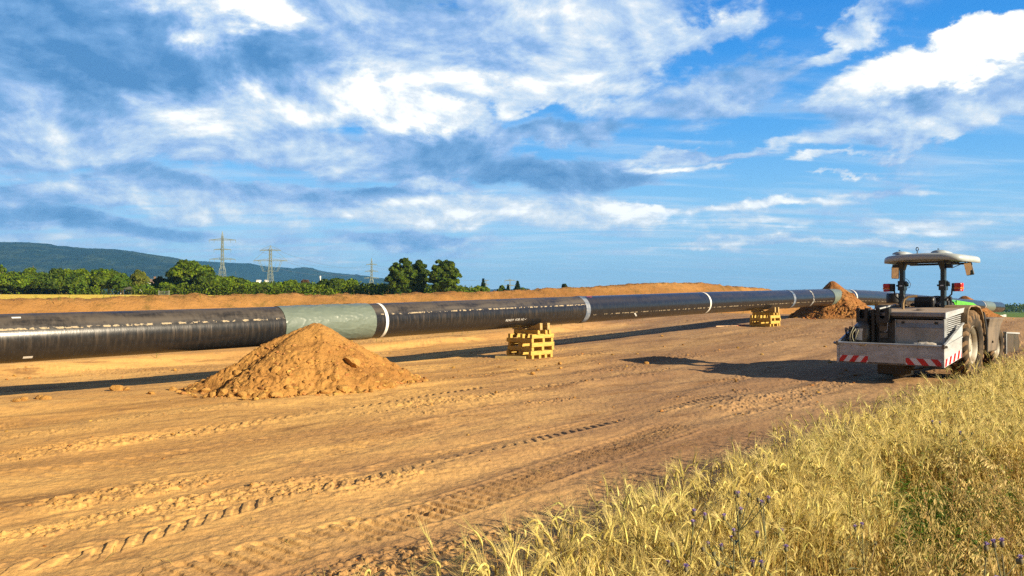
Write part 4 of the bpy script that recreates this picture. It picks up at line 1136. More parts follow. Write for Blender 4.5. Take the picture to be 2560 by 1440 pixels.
def bracket(x0, x1):
    def f(b):
        xm = (x0 + x1) / 2; w = .058; n = 10
        arc = [(xm + w * math.cos(a), 1.50 + w * 1.1 * math.sin(a)) for a in np.linspace(0, -math.pi, n)]
        poly = [(x0, 1.69), (x0, 1.34), (x1, 1.34), (x1, 1.69), (xm + w, 1.69)] + arc + [(xm - w, 1.69)]
        b.prism(poly, .36, .385, 'y'); b.b2((x0, .36, 1.34), (x0 + .02, .54, 1.69)); b.b2((x1 - .02, .36, 1.34), (x1, .54, 1.69)); b.b2((x0 + .02, .50, 1.40), (x1 - .02, .54, 1.66))
    return f
part('bottle_bracket', bracket(-.88, -.60), M_BLACK, platform, .004)
part('bottle_bracket', bracket(-.42, -.12), M_BLACK, platform, .004)
part('bracket_post', lambda b: (b.b2((-.54, .42, .52), (-.47, .50, 1.66)), b.b2((-.6, .44, 1.60), (-.42, .49, 1.64)), b.b2((-.6, .44, 1.40), (-.42, .49, 1.44))), M_BLACK, platform, .004)
part('drum', lambda b: b.lathe([(.001, 0), (.16, 0), (.16, .72), (.12, .84), (.001, .84)], (-.72, .42, .52), 'z', 24), M_STEELD, platform)
part('vent', lambda b: [b.b2((-.40, .538, .98 + k * .16), (-.20, .556, 1.10 + k * .16)) for k in range(2)], M_TANK, cab)
part('notice', lambda b: b.box((-.77, .25, 1.06), (.16, .004, .28)), M_LABEL, platform)
part('hook', lambda b: b.tube([(-.14, .35, 1.34), (-.14, .33, 1.18), (-.17, .32, 1.13), (-.22, .32, 1.14)], .007, 5), M_STEEL, platform)
part('whip', lambda b: b.tube([(-1.05, .55, .9), (-1.05, .55, 1.42)], .006, 5), M_BLACK, platform)
r_ = random.Random(4)
def coil(m0, n, cx0, dx):
    def f(b):
        for k in range(n):
            ph = r_.uniform(0, 6); rz = .21 + r_.uniform(-.03, .04); ry = .07 + r_.uniform(-.03, .05); cx = cx0 + dx * k / max(1, n - 1)
            b.tube([(cx + .03 * math.sin(a * 2 + ph), .26 + ry * math.cos(a) * 1.6, 1.02 - (k % 3) * .03 + rz * math.sin(a)) for a in np.linspace(0, 2 * math.pi, 19)], .013, 6, False)
    return f
cc = part('cable_coil', coil(0, 7, -1.06, .20), M_CABLE, platform, label='hanging coil of black cable')
part('cable_strand', coil(0, 3, -.90, .10), M_CABLEG, cc)
# plumbing, straps and small fittings that clutter the machine
part('hydraulic_hose', lambda b: (b.tube([(-.55, .62, 1.25), (-.60, .50, 1.05), (-.58, .44, .80), (-.45, .42, .60)], .014, 6), b.tube([(.55, 1.2, .55), (.62, .9, .40), (.50, .7, .28), (.3, .6, .25)], .016, 6), b.tube([(-.2, 2.1, 1.35), (-.26, 1.9, 1.55), (-.30, 1.95, 1.85), (-.36, 2.0, 2.1)], .012, 6), b.tube([(.40, 2.15, 1.5), (.46, 2.05, 1.75), (.53, 2.0, 2.0), (.53, 2.0, 2.6)], .011, 6)), M_CABLE, platform)
part('panel_latch', lambda b: (b.b2((.10, .525, 1.33), (.16, .556, 1.38)), b.b2((.82, .525, 1.33), (.88, .556, 1.38)), b.b2((.47, .522, .86), (.53, .535, .94))), M_BLACK, cab)
part('rivet_row', lambda b: [b.box((-1.05 + k * .21, -.003, .80), (.016, .008, .016)) for k in range(11)], M_STEELD, platform)
part('fold_rib', lambda b: (b.b2((-1.13, -.006, .60), (1.13, 0, .615)), b.b2((-.36, -.005, .43), (-.33, 0, .80)), b.b2((.30, -.005, .43), (.33, 0, .80))), M_STEEL, platform)
part('toolbox', lambda b: (b.b2((-.86, .42, 1.50), (-.62, .50, 1.52)), b.b2((-.86, 1.0, 1.47), (-.60, 1.9, 1.64))), M_BLACK, cab, .01)
part('steel_tube', lambda b: b.tube([(-.52, .52, 1.64), (-.52, 1.95, 1.76)], .02, 8), M_STEEL, cab)
part('rag', lambda b: b.add([(.30, .9, 1.635), (.42, .94, 1.66), (.46, 1.08, 1.65), (.36, 1.14, 1.675), (.28, 1.02, 1.68)], [(0, 1, 4), (1, 2, 3), (1, 3, 4)]), M_TANK, lid)
part('licence_plate', lambda b: b.b2((-.16, -.006, .47), (.16, -.001, .55)), M_STEELD, platform) if False else None
# front box
fb = part('front_box', lambda b: (b.prism([(5.75, .42), (7.1, .42), (7.25, .62), (7.1, .92), (5.75, .98)], -.75, 1.02),), M_STEELD, bevel=.015, label='grey steel box mounted ahead of the front wheels')
part('box_rim', lambda b: (b.prism([(5.72, .965), (7.12, .905), (7.12, .945), (5.72, 1.005)], .98, 1.05), b.b2((-.78, 5.70, .965), (1.05, 5.76, 1.005)), b.prism([(5.74, .40), (5.79, .40), (5.79, .98), (5.74, .98)], .98, 1.04)), M_STEEL, fb)
part('box_cap', lambda b: b.tube([(.45, 6.0, .99), (.45, 6.0, 1.12)], .12, 16), M_BLACK, fb)
part('red_knob', lambda b: b.tube([(.68, 6.05, .99), (.68, 6.05, 1.13)], .045, 10), M_RED, fb)
part('mount_arm', lambda b: (b.bar((-.2, 5.2, .75), (-.2, 5.9, .7), .1), b.bar((.4, 5.2, .75), (.4, 5.9, .7), .1)), M_BLACK, fb)
tractor.rotation_euler = (math.radians(0.0), 0, math.radians(-45))
# folded sack lying in the platform
mb = MB(); n = 14; vs = []
for i in range(n):
    for j in range(9):
        u = i / (n - 1); v = j / 8; e = (math.sin(math.pi * min(1, max(0, u))) ** .35) * (math.sin(math.pi * v) ** .35)
        vs.append((-.34 + .68 * u, -.16 + .32 * v, .13 * e + .012 * math.sin(u * 31 + v * 7)))
mb.add(vs, [(i * 9 + j, i * 9 + j + 1, (i + 1) * 9 + j + 1, (i + 1) * 9 + j) for i in range(n - 1) for j in range(8)], True)
mb.add([(v[0], v[1], -.03) for v in vs], [tuple(reversed((i * 9 + j, i * 9 + j + 1, (i + 1) * 9 + j + 1, (i + 1) * 9 + j))) for i in range(n - 1) for j in range(8)], True)
sack = mb.build('sack', M_BAG, None)
Rz = Matrix.Rotation(math.radians(-45), 3, 'Z'); sack.location = TO + Rz @ Vector((.72, .24, .80)); sack.rotation_euler = (math.radians(6), 0, math.radians(-45))
tag(sack, 'folded pale sack lying on the tractor platform behind the tailboard', 'sack')
mb = MB(); mb.b2((-.36, -.17, -.34), (.36, .17, -.02)); crate = mb.build('tool_box', M_STEELD, None, .01)
crate.location = sack.location; crate.rotation_euler = sack.rotation_euler
tag(crate, 'low steel tool box under the pale sack on the tractor platform', 'tool box')
# ------------------------------------------------------------------ grain and weeds in front
def ribbon(pts, ws, nrm):
    """flat strip along pts; returns V (2n,3), F"""
    pts = np.asarray(pts, float); n = len(pts); d = np.gradient(pts, axis=0); d /= np.linalg.norm(d, axis=1)[:, None] + 1e-9
    sd = np.cross(d, nrm); sd /= np.linalg.norm(sd, axis=1)[:, None] + 1e-9
    w = np.asarray(ws)[:, None] / 2
    V = np.empty((2 * n, 3)); V[0::2] = pts - sd * w; V[1::2] = pts + sd * w
    F_ = np.array([(2 * i, 2 * i + 1, 2 * i + 3, 2 * i + 2) for i in range(n - 1)])
    return V, F_
def ptube(pts, rs, k=3):
    pts = np.asarray(pts, float); n = len(pts); d = np.gradient(pts, axis=0); d /= np.linalg.norm(d, axis=1)[:, None] + 1e-9
    u = np.cross(d, np.array([0.31, 0.95, 0.02])); u /= np.linalg.norm(u, axis=1)[:, None] + 1e-9; v = np.cross(d, u)
    a = np.arange(k) * 2 * np.pi / k; rs = np.asarray(rs, float)[:, None, None]
    V = pts[:, None, :] + (u[:, None, :] * np.cos(a)[None, :, None] + v[:, None, :] * np.sin(a)[None, :, None]) * rs
    F_ = np.array([(i * k + j, i * k + (j + 1) % k, (i + 1) * k + (j + 1) % k, (i + 1) * k + j) for i in range(n - 1) for j in range(k)])
    return V.reshape(-1, 3), F_
class Plant:
    def __init__(s): s.V = []; s.F = []; s.M = []; s.o = 0
    def add(s, vf, m):
        V, F_ = vf; s.V.append(V); s.F.append(F_ + s.o); s.M.append(np.full(len(F_), m)); s.o += len(V)
    def done(s): return np.concatenate(s.V), np.concatenate(s.F), np.concatenate(s.M)
def curve(base, h, lean, az, droop, n=6):
    """stem that rises, leans towards az and finally nods over"""
    t = np.linspace(0, 1, n); out = lean * t ** 1.7 * h
    return np.stack([base[0] + np.cos(az) * out, base[1] + np.sin(az) * out, h * (t - droop * t ** 4)], -1)
def barley(R):
    pl = Plant(); h = R.uniform(.62, .86); az = R.uniform(0, 6.28); lean = R.uniform(.02, .16)
    st = curve((0, 0), h, lean, az, .06, 6)
    pl.add(ptube(st, np.linspace(.0024, .0014, 6), 3), 0)
    # nodding ear
    d = st[-1] - st[-2]; d /= np.linalg.norm(d); hd = np.array([math.cos(az), math.sin(az), 0]); L = R.uniform(.065, .095); bend = R.choice([.2, .6, 1.2, 1.9, 2.4]) + R.uniform(-.2, .2); n = 6
    pts = [st[-1]]; cur = d
    for i in range(n):
        a = (i + 1) / n * bend; cur = d * math.cos(a * .75) + (hd * .8 - np.array([0, 0, .55])) * math.sin(a * .75); cur /= np.linalg.norm(cur); pts.append(pts[-1] + cur * L / n)
    pts = np.array(pts); pl.add(ptube(pts, np.array([.003, .0056, .0062, .0060, .0055, .0042, .002]) * 1.05, 4), 1)
    q = np.cross(cur, np.array([.2, .1, 1])); q /= np.linalg.norm(q); w = np.cross(cur, q)
    for k in range(13):
        i = 1 + k % 6; b = pts[i]; dr = (pts[min(i + 1, n)] - pts[i - 1]); dr /= np.linalg.norm(dr); a = R.uniform(0, 6.28)
        e = dr + (q * math.cos(a) + w * math.sin(a)) * R.uniform(.16, .42); e /= np.linalg.norm(e); Ln = R.uniform(.07, .12)
        e2 = e + np.array([0, 0, R.uniform(-.15, .1)])
        pl.add(ribbon([b, b + e * Ln * .5, b + e * Ln * .5 + e2 * Ln * .5], [.0016, .0013, .0005], np.array([.4, -.8, .45])), 2)
    for k in range(R.integers(2, 4)):
        z = R.uniform(.15, .8); b = st[0] + (st[-1] - st[0]) * z * .96; b[2] = h * z * .97; a = R.uniform(0, 6.28); o = np.array([math.cos(a), math.sin(a), 0]); Lf = R.uniform(.10, .20)
        p_ = [b, b + o * Lf * .35 + [0, 0, Lf * .30], b + o * Lf * .8 + [0, 0, Lf * .12], b + o * Lf * .95 - [0, 0, Lf * .35]]
        pl.add(ribbon(p_, [.004, .0075, .006, .001], np.array([o[1], -o[0], .5]) * .3 + np.array([0, 0, 1])), 3)
    return pl.done()
def brome(R):
    """tall fine grass with a loose hanging panicle"""
    pl = Plant(); h = R.uniform(.55, .95); az = R.normal(-2.6, 1.0); lean = R.uniform(.08, .45)
    st = curve((0, 0), h, lean, az, .10, 8); pl.add(ptube(st, np.linspace(.0022, .0009, 8), 3), 0)
    for k in range(14):
        t = R.uniform(.66, 1.0); i = t * 7; i0 = min(6, int(i)); b = st[i0] + (st[i0 + 1] - st[i0]) * (i - i0); a = R.uniform(0, 6.28); o = np.array([math.cos(a), math.sin(a), 0]); Lf = R.uniform(.02, .075) * (1.4 - t)
        e = b + o * Lf + [0, 0, Lf * .6]; tip = e + o * .012 + np.array([math.cos(az), math.sin(az), 0]) * .01 - [0, 0, R.uniform(.010, .030)]
        pl.add(ribbon([b, e], [.0009, .0007], np.array([.4, -.8, .45])), 1)
        pl.add(ribbon([e, (e + tip) / 2, tip], [.0025, .0085, .0015], np.array([.5, -.8, .35])), 1)
    for k in range(2):
        z = R.uniform(.1, .5); b = st[int(z * 7)]; a = R.uniform(0, 6.28); o = np.array([math.cos(a), math.sin(a), 0]); Lf = R.uniform(.15, .3)
        pl.add(ribbon([b, b + o * Lf * .3 + [0, 0, Lf * .6], b + o * Lf * .7 + [0, 0, Lf * .7], b + o * Lf + [0, 0, Lf * .3]], [.003, .005, .004, .001], np.array([o[1], -o[0], 1.0])), 3)
    return pl.done()
def cocksfoot(R):
    """upright reddish grass with a dense spike"""
    pl = Plant(); h = R.uniform(.8, 1.15); az = R.uniform(0, 6.28); st = curve((0, 0), h, R.uniform(.02, .16), az, .02, 7); pl.add(ptube(st, np.linspace(.0018, .0009, 7), 3), 2)
    top = st[-1]; d = (st[-1] - st[-2]); d /= np.linalg.norm(d)
    for k in range(20):
        t = R.uniform(0, 1); b = top - d * t * .13; a = R.uniform(0, 6.28); o = np.array([math.cos(a), math.sin(a), .9]); Lf = R.uniform(.010, .022)
        pl.add(ribbon([b, b + o * Lf * .6, b + o * Lf], [.003, .006, .001], np.array([.4, -.8, .45])), 2)
    return pl.done()
def leafy(R):
    """bushy green weed with narrow leaves"""
    pl = Plant(); h = R.uniform(.45, .85)
    for b_ in range(4):
        az = R.uniform(0, 6.28); st = curve((0, 0), h * R.uniform(.6, 1), R.uniform(.05, .5), az, .0, 6); pl.add(ptube(st, np.linspace(.002, .001, 6), 3), 4)
        for k in range(26):
            t = R.uniform(.15, 1); i = t * 5; i0 = min(4, int(i)); b = st[i0] + (st[i0 + 1] - st[i0]) * (i - i0); a = R.uniform(0, 6.28); o = np.array([math.cos(a), math.sin(a), R.uniform(0, .8)]); Lf = R.uniform(.03, .06)
            pl.add(ribbon([b, b + o * Lf * .5, b + o * Lf - [0, 0, Lf * .2]], [.002, .008, .001], np.array([-o[1], o[0], .6])), 4)
    return pl.done()
def wild_oat(R):
    """fresh green panicle of wild oats leaning out of the edge"""
    pl = Plant(); h = R.uniform(.7, .95); az = R.normal(2.6, .8); st = curve((0, 0), h, R.uniform(.1, .4), az, .05, 8); pl.add(ptube(st, np.linspace(.002, .0009, 8), 3), 5)
    for k in range(22):
        t = R.uniform(.68, 1); i = t * 7; i0 = min(6, int(i)); b = st[i0] + (st[i0 + 1] - st[i0]) * (i - i0); a = R.uniform(0, 6.28); o = np.array([math.cos(a), math.sin(a), .2]); Lf = R.uniform(.03, .09) * (1.5 - t)
        e = b + o * Lf; tip = e + o * .006 - [0, 0, .022]
        pl.add(ribbon([b, e], [.0009, .0007], np.array([.4, -.8, .45])), 5); pl.add(ribbon([e, (e + tip) / 2, tip], [.002, .0075, .001], np.array([.5, -.8, .35])), 5)
    for k in range(3):
        b = st[1 + k]; a = R.uniform(0, 6.28); o = np.array([math.cos(a), math.sin(a), 0]); Lf = .22
        pl.add(ribbon([b, b + o * Lf * .4 + [0, 0, Lf * .5], b + o * Lf], [.004, .007, .001], np.array([o[1], -o[0], 1.0])), 5)
    return pl.done()
M_STRAW = mat('straw_stem', (0.60, 0.43, 0.11), 0.6, island=0.22, transl=0.25, col2=(0.44, 0.30, 0.09), scale=1.2, spec=0.3)
M_EAR = mat('ripe_ear', (0.72, 0.58, 0.17), 0.6, island=0.20, transl=0.25, col2=(0.55, 0.50, 0.17), scale=1.0, spec=0.3)
M_AWN = mat('ripe_awn', (0.80, 0.65, 0.23), 0.5, island=0.15, transl=0.4, spec=0.4)
M_DRYLEAF = mat('dry_leaf', (0.64, 0.47, 0.12), 0.6, island=0.25, transl=0.35, col2=(0.42, 0.36, 0.10), scale=1.0, spec=0.3)
M_DRYGRASS = mat('dry_grass', (0.74, 0.56, 0.20), 0.6, island=0.25, transl=0.35, col2=(0.44, 0.36, 0.12), scale=1.0, spec=0.3)
M_REDGRASS = mat('reddish_grass', (0.50, 0.33, 0.13), 0.6, island=0.2, transl=0.3, spec=0.3)
M_WEED = mat('weed_green', (0.11, 0.22, 0.022), 0.55, island=0.3, transl=0.4, spec=0.3)
M_OAT = mat('oat_green', (0.30, 0.36, 0.06), 0.55, island=0.2, transl=0.4, spec=0.3)

def scatter(name, protos, pts, rng_, mats, sc=(0.9, 1.1), origin=None, tilt=0.0):
    protos = [(V.astype(np.float32), F_, M_) for V, F_, M_ in protos]
    which = rng_.integers(len(protos), size=len(pts)); Vs = []; Fs = []; Ms = []; off = 0
    for k, (V, F_, M_) in enumerate(protos):
        sel = np.where(which == k)[0]
        if not len(sel): continue
        a = rng_.uniform(0, 6.28, len(sel)); s = rng_.uniform(sc[0], sc[1], len(sel)); ca, sa = np.cos(a) * s, np.sin(a) * s
        X = V[None, :, 0] * ca[:, None] - V[None, :, 1] * sa[:, None]; Y = V[None, :, 0] * sa[:, None] + V[None, :, 1] * ca[:, None]; Z = V[None, :, 2] * s[:, None]
        W = np.stack([X, Y, Z], -1) + pts[sel][:, None, :]
        Vs.append(W.reshape(-1, 3)); Fs.append((F_[None] + (np.arange(len(sel)) * len(V))[:, None, None] + off).reshape(-1, 4)); Ms.append(np.tile(M_, len(sel))); off += len(sel) * len(V)
    return new_obj(name, np_mesh(name, np.concatenate(Vs), np.concatenate(Fs), False, np.concatenate(Ms)), None, mats)
def barley_edge(s): return 2.72 + 0.035 * np.clip(s, 0, 40) + 0.10 * np.sin(s * 1.7) + 0.06 * np.sin(s * 4.3 + 1)
def plant_points(R, n, s0, s1, p0, p1, keep):
    s = R.uniform(s0, s1, n); p = R.uniform(p0, p1, n); ok = keep(s, p, R.random(n)); s, p = s[ok], p[ok]; X, Y = xy(s, p)
    return np.stack([X, Y, land(X, Y) - 0.01], -1)
R = np.random.default_rng(21)
def bk(s, p, r):
    wp = np.exp(-((s - 6.2) / 1.8) ** 2)
    e = barley_edge(s); inside = (e - p)
    dens = sstep(-.12, .12, inside) * (.62 + .3 * (s < 8)) + .03 * (inside > -.7) * (s > 7) + .12 * (inside > -.35) * (s > 5) + .04 * (inside > -.25)
    # visible part dense, the rest thinner
    X, Y = xy(s, p); seen = (X < 0.70 * Y + .5)
    lim = np.clip(1.55 + (s - 5) * .03, 1.2, 9)
    ok = p > np.minimum(lim, .17 * s + 0.9) * sstep(-1, 3, s) - 0.3
    d = np.hypot(X, Y)
    return (r < dens * np.where(seen, np.where(d < 12, 1.0, .6), .22)) & (d > 2.2) & (inside > -.9) & ((p > 1.40 + 0.25 * np.sin(s * 2.1) + .62 * wp) | (s > 8.5) & (p > 1.2) | (s > 11))
pts = plant_points(R, 120000, 0.5, 42, -3.0, 5.0, bk)
print('barley', len(pts))
o = scatter('barley', [barley(R) for _ in range(14)], pts, R, [M_STRAW, M_EAR, M_AWN, M_DRYLEAF], (0.92, 1.14)); tag(o, 'ripe yellow barley crop standing along the edge of the dirt strip', 'barley', kind='stuff')
def gk(s, p, r):
    X, Y = xy(s, p); d = np.hypot(X, Y)
    den = (1 - sstep(1.25, 1.95, p)) * (1 - sstep(8, 13, s)) + 0.05 * (p < 2.3)
    return (r < den) & (d > 2.3)
pts = plant_points(R, 9000, 1.0, 14, -2.2, 2.4, gk)
print('grass', len(pts))
o = scatter('tall_grass', [brome(R) for _ in range(10)] , pts, R, [M_DRYGRASS, M_DRYGRASS, M_REDGRASS, M_DRYLEAF], (0.85, 1.15)); tag(o, 'tall dry seeding grass growing on the verge beside the barley', 'grass', kind='stuff')
pts = plant_points(R, 520, 3.6, 14, -1.6, 1.7, lambda s, p, r: (r < 0.8 * (1 - sstep(1.1, 1.7, p))) & (np.hypot(*xy(s, p)) > 3.2))
o = scatter('reddish_grass', [cocksfoot(R) for _ in range(8)], pts, R, [M_STRAW, M_STRAW, M_REDGRASS], (0.85, 1.1)); tag(o, 'upright reddish grass spikes rising above the green weeds', 'grass', kind='stuff')
pts = plant_points(R, 2600, 2.2, 13, -1.2, 2.6, lambda s, p, r: (r < 0.9 * np.exp(-((s - 6.5) / 1.2) ** 2 - ((p - 1.70) / .40) ** 2) + .030 * (p < 1.3)) & (np.hypot(*xy(s, p)) > 3.0))
o = scatter('green_weeds', [leafy(R) for _ in range(8)], pts, R, [M_STRAW] * 4 + [M_WEED], (0.75, 1.15), tilt=1); tag(o, 'clump of leafy green weeds between the barley and the dry grass', 'weeds', kind='stuff')
pts = plant_points(R, 420, 5, 30, 2.2, 4.5, lambda s, p, r: (np.abs(p - barley_edge(s) - .05) < .28) & (r < 0.20 + .75 * np.exp(-((s - 17) / 4.5) ** 2)))
o = scatter('wild_oats', [wild_oat(R) for _ in range(8)], pts, R, [M_STRAW] * 5 + [M_OAT], (0.75, 1.05)); tag(o, 'fresh green wild oats leaning out of the barley edge near the tractor', 'wild oats', kind='stuff')
# straw and stubble bits on the low step and bank
pts = plant_points(R, 2600, 2, 60, 24.3, 38.2, lambda s, p, r: ((np.abs(p - 25.2) < .5) & (r < .45) & (fbm(s * .9, p, 2, 9) > .05)) | ((np.abs(p - 37.2) < 1.0) & (r < .8) & (fbm(s * .25, p * 0, 2, 19) > -.05)))
s_, p_ = sp(pts[:, 0], pts[:, 1]); onb = p_ > 30; pts[onb, 2] = np.interp(s_[onb], bank_s, bank_z) - .10
o = scatter('bank_weeds', [leafy(R) for _ in range(4)] + [brome(R) for _ in range(4)], pts, R, [M_DRYGRASS, M_DRYGRASS, M_DRYGRASS, M_OAT, M_WEED], (0.3, 0.6), tilt=1); tag(o, 'scattered small weeds and straw on the soil bank and low step', 'weeds', kind='stuff')

R2 = np.random.default_rng(5); n = 1500; sA = R2.uniform(1, 26, n); pA = 2.9 + np.abs(R2.normal(0, 1.6, n)); X, Y = xy(sA, pA); Z = land(X, Y) + micro(X, Y) + .008
aa = R2.uniform(0, 3.14, n); L = R2.uniform(.02, .10, n); dx, dy = np.cos(aa) * L, np.sin(aa) * L; wx, wy = -np.sin(aa) * .0025, np.cos(aa) * .0025
V = np.stack([np.stack([X - dx - wx, Y - dy - wy, Z], -1), np.stack([X + dx - wx, Y + dy - wy, Z + .01], -1), np.stack([X + dx + wx, Y + dy + wy, Z + .01], -1), np.stack([X - dx + wx, Y - dy + wy, Z], -1)], 1).reshape(-1, 3)
o = new_obj('straw_bits', np_mesh('straw_bits', V, np.arange(n * 4).reshape(-1, 4)), None, M_DRYLEAF); tag(o, 'short broken straws lying on the dirt beside the barley', 'straw', kind='stuff')
# thistles: each one a plant of its own
M_THST = mat('thistle_stem', (0.13, 0.10, 0.05), 0.7, col2=(0.10, 0.13, 0.05), scale=6)
M_THB = mat('thistle_bud', (0.10, 0.075, 0.06), 0.8, col2=(0.14, 0.14, 0.06), scale=30)
M_THF = mat('thistle_flower', (0.40, 0.30, 0.56), 0.8, island=.15, transl=.2)
def thistle(x, y, d, h, heads, seed, label):
    r = random.Random(seed); top = img(x, y, d); zb = gz(top.x, top.y); root = empty('thistle', (top.x, top.y, zb)); H = max(.5, top.z - zb)
    tag(root, label, 'thistle', None)
    mb = MB(); fl = []; main = [(0.02 * math.sin(k * 1.3 + seed), 0.02 * math.cos(k * 1.7), H * k / 6) for k in range(7)]
    mb.tube(main[:-1] + [(0, 0, H * .97)], [.0055, .005, .0048, .0045, .004, .0035, .0025], 5)
    for k in range(heads):
        if k == 0: tip = Vector((0, 0, H)); b = Vector(main[5])
        else:
            a = r.uniform(0, 6.28); b = Vector(main[r.choice((3, 4, 4, 5, 5))]); l_ = r.uniform(.06, .17); tip = Vector((b.x + math.cos(a) * l_, b.y + math.sin(a) * l_, min(H * 1.0, b.z + r.uniform(.06, .22))))
            mb.tube([b, (b + tip) / 2 + Vector((0, 0, -.01)), tip], [.003, .0025, .002], 4)
        fl.append(tip)
    for k in range(9):
        z = r.uniform(.15, .8) * H; a = r.uniform(0, 6.28); o_ = Vector((math.cos(a), math.sin(a), .15)); q = Vector((0, 0, z)); w = Vector((-o_.y, o_.x, 0)) * .012; l_ = r.uniform(.06, .12)
        mb.add([q, q + o_ * l_ * .5 + w, q + o_ * l_ - Vector((0, 0, .02)), q + o_ * l_ * .5 - w], [(0, 1, 2, 3)])
    mb.build('stem', M_THST, root)
    for k, tip in enumerate(fl):
        mb = MB(); mb.lathe([(.001, -.010), (.006, -.007), (.009, .0), (.008, .008), (.005, .012), (.001, .013)], tip, 'z', 8); hd = mb.build('bud', M_THB, root)
        if k % 2 == 0:
            mb = MB()
            for i in range(26):
                a = r.uniform(0, 6.28); e = r.uniform(.1, .95); o_ = Vector((math.cos(a) * e, math.sin(a) * e, 1.1 - e * .6)).normalized(); q = tip + Vector((0, 0, .010)); w = Vector((-math.sin(a), math.cos(a), 0)) * .0018
                mb.add([q - w, q + w, q + o_ * .016 + w * 1.4, q + o_ * .016 - w * 1.4], [(0, 1, 2, 3)])
            mb.build('flower', M_THF, hd)
for i, a in enumerate([(1845, 1240, 3.9, 0, 11, 3, 'tallest branching thistle with many dark buds in the barley'), (1735, 1285, 3.75, 0, 7, 5, 'thistle with three purple heads left of the tallest thistle'), (1903, 1262, 4.1, 0, 6, 8, 'thistle with one purple head right of the tallest thistle'),
                       (1715, 1425, 3.2, 0, 5, 9, 'short thistle at the bottom edge below the three-headed one'), (1835, 1335, 3.6, 0, 5, 12, 'small thistle low in front of the tallest thistle'), (2505, 1362, 2.9, 0, 7, 15, 'thistle with the largest purple heads in the dry grass corner'),
                       (2465, 1372, 2.95, 0, 4, 17, 'drooping thistle just left of the largest purple heads'), (2552, 1405, 2.8, 0, 3, 19, 'thistle cut by the right edge of the picture'), (2350, 1060, 7.2, 0, 6, 22, 'thin thistle rising from the middle of the barley'),
                       (2400, 1085, 6.8, 0, 5, 25, 'thistle with pale heads near the upper green weeds'), (2155, 1318, 4.0, 0, 3, 28, 'small thistle with two pale heads beside the dry grass'), (1965, 1375, 3.5, 0, 5, 31, 'brown withered thistle between the barley and dry grass'),
                       (2370, 985, 9.5, 0, 4, 33, 'farthest thistle standing over the barley tops')]): thistle(*a)

# ------------------------------------------------------------------ trees
def leaf_mat(name, a, b): return mat(name, a, 0.7, col2=b, scale=0.35, island=0.35, transl=0.30, spec=0.15, detail=3)
M_LF1 = leaf_mat('foliage_mid', (0.135, 0.200, 0.008), (0.060, 0.100, 0.008)); M_LF2 = leaf_mat('foliage_dark', (0.090, 0.140, 0.008), (0.040, 0.070, 0.008)); M_LF3 = leaf_mat('foliage_yellow', (0.15, 0.165, 0.020), (0.08, 0.10, 0.015))
M_LF4 = leaf_mat('foliage_bright', (0.10, 0.17, 0.014), (0.05, 0.095, 0.010)); M_LF5 = leaf_mat('foliage_conifer', (0.022, 0.048, 0.016), (0.012, 0.030, 0.012)); M_LF6 = leaf_mat('foliage_red', (0.13, 0.075, 0.045), (0.08, 0.055, 0.03))
M_BARK = mat('bark', (0.13, 0.095, 0.06), 0.95, col2=(0.07, 0.05, 0.035), scale=2)
M_BIRCH = mat('birch_bark', (0.45, 0.42, 0.36), 0.9, col2=(0.12, 0.10, 0.08), scale=3)
def crown_mesh(R, W, H, z0, kind, n, leaf):
    """leaf clumps spread over overlapping boughs"""
    cs = []
    nb = {'round': 30, 'bush': 20, 'conifer': 0, 'birch': 22, 'tall': 90, 'poplar': 14}[kind]
    for k in range(nb):
        while True:
            q = R.uniform(-1, 1, 3)
            if q @ q < 1: break
        if kind == 'bush': q[2] = abs(q[2]) * 1.0 - .25
        if kind == 'poplar': q[:2] *= .35
        if kind == 'tall': q *= np.array([1.15, 1.15, 1.25])
        c = np.array([q[0] * W * .36, q[1] * W * .36, z0 + (H - z0) * (.5 + q[2] * .38)]); rad = (W * .5) * R.uniform(.24, .44) * {'tall': .64, 'birch': .75}.get(kind, 1)
        cs.append((c, rad))
    if kind == 'conifer':
        for k in range(30):
            t = k / 29; a = k * 2.4; rr = (1 - t) * W * .36 * R.uniform(.6, 1.15); cs.append((np.array([math.cos(a) * rr, math.sin(a) * rr, z0 + (H - z0) * t]), W * .14 * (1.25 - t)))
    vol = np.array([r_ ** 2 for _, r_ in cs]); vol /= vol.sum(); idx = R.choice(len(cs), n, p=vol)
    C = np.array([c for c, _ in cs])[idx]; Rd = np.array([r_ for _, r_ in cs])[idx]
    dr = R.normal(size=(n, 3)); dr /= np.linalg.norm(dr, axis=1)[:, None]; dr[:, 2] = np.where(dr[:, 2] < -.3, -dr[:, 2] * .6, dr[:, 2])
    P = C + dr * (Rd * R.uniform(.55, 1.12, n) ** .6)[:, None] * np.array([1, 1, .82 if kind != 'birch' else 1.25])
    P[:, 2] = np.maximum(P[:, 2], z0 * .75)
    nn = dr + R.normal(size=(n, 3)) * .55; nn /= np.linalg.norm(nn, axis=1)[:, None]
    u = np.cross(nn, R.normal(size=(n, 3))); u /= np.linalg.norm(u, axis=1)[:, None]; v = np.cross(nn, u); s = (leaf * R.uniform(.55, 1.3, n))[:, None]
    if kind == 'birch': v = v * .5 + np.array([0, 0, -1.0]); u *= .5
    V = np.stack([P - u * s, P - v * s * .7, P + u * s, P + v * s * .7], 1).reshape(-1, 3)
    return V, np.arange(n * 4).reshape(-1, 4)
